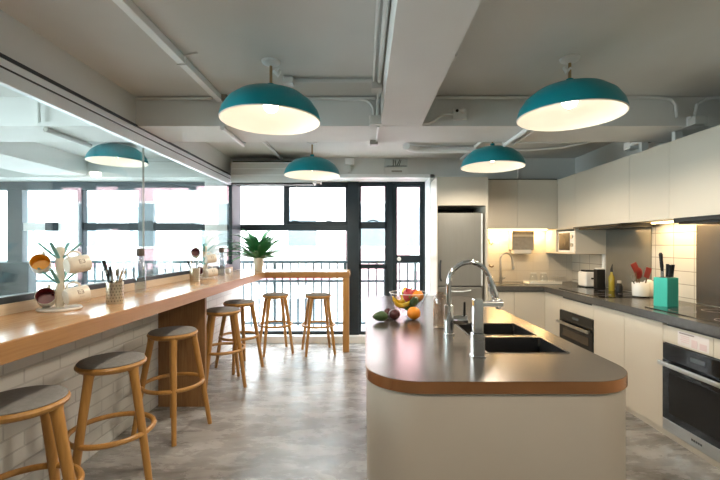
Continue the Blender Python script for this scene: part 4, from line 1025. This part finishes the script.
# fern
pl = thing('potted_fern', 'green fern in a beige pot on the corner of the bar by the window', 'plant', (-1.43, 5.38, BZc))
obj('pot', lathe(BM(), [(0, 0), (.048, 0), (.052, .01), (.070, .17), (.070, .178), (.062, .178), (.060, .16), (0, .16)], seg=32), M['pot'], pl, True)
obj('soil', lathe(BM(), [(0, .165), (.061, .160)], seg=24), M['soil'], pl, True)
lf = BM(); sm = BM(); rnd = random.Random(11)
for k in range(110):
    a = rnd.uniform(0, 2*PI); L_ = rnd.uniform(.40, .60); up = rnd.uniform(.15, 1.35); n = 9; W_ = rnd.uniform(.019, .030)
    d = Vector((math.cos(a), math.sin(a), 0)); side = Vector((-d.y, d.x, 0)); p = Vector((d.x*.02, d.y*.02, .165)); prev = None; pts = []
    for i in range(n+1):
        e_ = up-(i/n)**1.5*(up+.7)*.7; w_ = W_*math.sin(PI*min(1, .12+.88*i/n))**.7 if i < n else .001
        nrm = side.cross(d*math.cos(e_)+Vector((0, 0, math.sin(e_))))
        ring = [lf.verts.new(p+side*w_-nrm*w_*.25), lf.verts.new(p), lf.verts.new(p-side*w_-nrm*w_*.25)]
        if prev: lf.faces.new((prev[0], prev[1], ring[1], ring[0])); lf.faces.new((prev[1], prev[2], ring[2], ring[1]))
        prev = ring; pts.append(p.copy())
        p = p+(d*math.cos(e_)+Vector((0, 0, math.sin(e_))))*(L_/n)
    tube(sm, [q+Vector((0, 0, -.002)) for q in pts[:5]], [.004, .0035, .003, .002, .001], 5)
obj('fronds', lf, M['leaf'], pl, True); obj('stems', sm, M['leaf2'], pl, True)
tag(obj('power_socket', bx(-1.77, -1.70, 5.02, 5.08, BZc, BZc+.05, .006), M['alu']), 'small grey socket block at the far end of the bar near the black post', 'socket')

# ------------------------------------------------------------------ outside
struct('balcony_floor', bx(XLL-1, 3, 6.0, 6.75, -.15, .06), M['outfl'])
rl = thing('balcony_railing', 'dark metal balcony railing with upright bars outside the windows', 'railing', (-1, 6.55, 0))
YR_ = 6.55
obj('top_rail', bx(X(-40, YR_), X(470, YR_), YR_-.03, YR_+.03, 1.10, 1.145, .004), M['rail'], rl)
obj('middle_rail', bx(X(-40, YR_), X(470, YR_), YR_-.015, YR_+.015, .79, .83, .003), M['rail'], rl)
obj('bottom_rail', bx(X(-40, YR_), X(470, YR_), YR_-.015, YR_+.015, .10, .14, .003), M['rail'], rl)
i = 0; x = X(-38, YR_)
while x < X(468, YR_):
    big = i % 9 == 4
    if x > X(80, YR_):
        obj('post' if big else 'baluster', bx(x-(.024 if big else .013), x+(.024 if big else .013), YR_-.012, YR_+.012, .06, 1.11), M['rail'], rl)
    x += .128; i += 1
struct('street_ground', bx(-25, 25, 6.8, 40, -7.2, -7), M['outfl'])
def building(name, lb, x0, x1, y, z1, m, wins, floors, extra=None):
    t = thing(name, lb, 'building', ((x0+x1)/2, y, -7))
    obj('wall', bx(x0, x1, y, y+4, -7, z1), M[m], t)
    n = wins; W = (x1-x0)/n
    for fl in range(floors):
        for k in range(n):
            xx = x0+W*(k+.5); zz = -1.6+fl*2.9
            fr = obj('window', bx(xx-.5, xx+.5, y-.06, y+.02, zz, zz+1.4), M['trim'], t)
            obj('window_pane', bx(xx-.44, xx+.44, y-.075, y-.055, zz+.06, zz+1.34), M['facw'], fr)
            if (k+fl) % 2 == 0:
                obj('window_unit', bx(xx-.35, xx+.35, y-.45, y, zz-.65, zz-.15, .02), M['facadeA'], t)
    return t
building('apartment_block', 'white apartment block opposite the left windows', -16, -6.2, 13, 12, 'facadeA', 5, 4)
building('apartment_block', 'white building across the street behind the wide window', -6.0, -.6, 12.5, 12, 'facadeA', 2, 3)
bb = building('apartment_block', 'pinkish building across the street behind the balcony door', -.4, 6.5, 12, 12, 'facadeB', 5, 4)
for i, (x0, x1, z, lb) in enumerate(((-5.9, -1.0, .35, 'pale red awning stripe across the street seen through the wide window'), (-13.5, -6.3, .75, 'pale red awning stripe across the street seen through the partition'))):
    a = thing('awning', lb, 'awning', ((x0+x1)/2, 12, z))
    obj('canvas', bx(x0, x1, 11.6, 12.4, z, z+.10), M['redm'], a); obj('valance', bx(x0, x1, 11.55, 11.62, z-.5, z-.1), M['facadeA'], a)

# ------------------------------------------------------------------ light
wd = bpy.data.worlds.new('sky'); bpy.context.scene.world = wd; wd.use_nodes = True
bg = wd.node_tree.nodes['Background']; bg.inputs[0].default_value = (.90, .97, 1.0, 1); bg.inputs[1].default_value = 14
def portal(loc, sx, sy, rx):
    l = bpy.data.lights.new('sky_portal', 'AREA'); l.shape = 'RECTANGLE'; l.size = sx; l.size_y = sy; l.cycles.is_portal = True
    o = bpy.data.objects.new('sky_portal', l); C.objects.link(o); o.location = loc; o.rotation_euler = (rx, 0, 0); return o
portal((-.5, 6.02, 1.2), 2.8, 2.3, -PI/2)
portal((-3.95, 6.02, 1.2), 4.1, 2.3, -PI/2)
l_ = portal((XLL-.15, .8, 1.6), 3.6, 1.6, 0)
l_.rotation_euler = (PI/2, 0, -PI/2)

# ------------------------------------------------------------------ camera and view
cam = bpy.data.cameras.new('camera'); co = bpy.data.objects.new('camera', cam); C.objects.link(co)
co.location = (0, 0, H); co.rotation_euler = (PI/2, 0, 0)
cam.sensor_fit = 'HORIZONTAL'; cam.sensor_width = 36; cam.lens = F/720*36; cam.shift_x = -5/720; cam.shift_y = 5/720; cam.clip_start = .05
sc = bpy.context.scene; sc.camera = co
sc.view_settings.view_transform = 'Standard'; sc.view_settings.look = 'None'; sc.view_settings.gamma = 1; sc.view_settings.exposure = 0.6; sc.view_settings.use_curve_mapping = False
sc.cycles.use_denoising = True
try: sc.cycles.denoiser = 'OPENIMAGEDENOISE'
except Exception: pass
sc.cycles.max_bounces = 10; sc.cycles.transparent_max_bounces = 24; sc.cycles.sample_clamp_indirect = 8; sc.cycles.caustics_reflective = False; sc.cycles.caustics_refractive = False
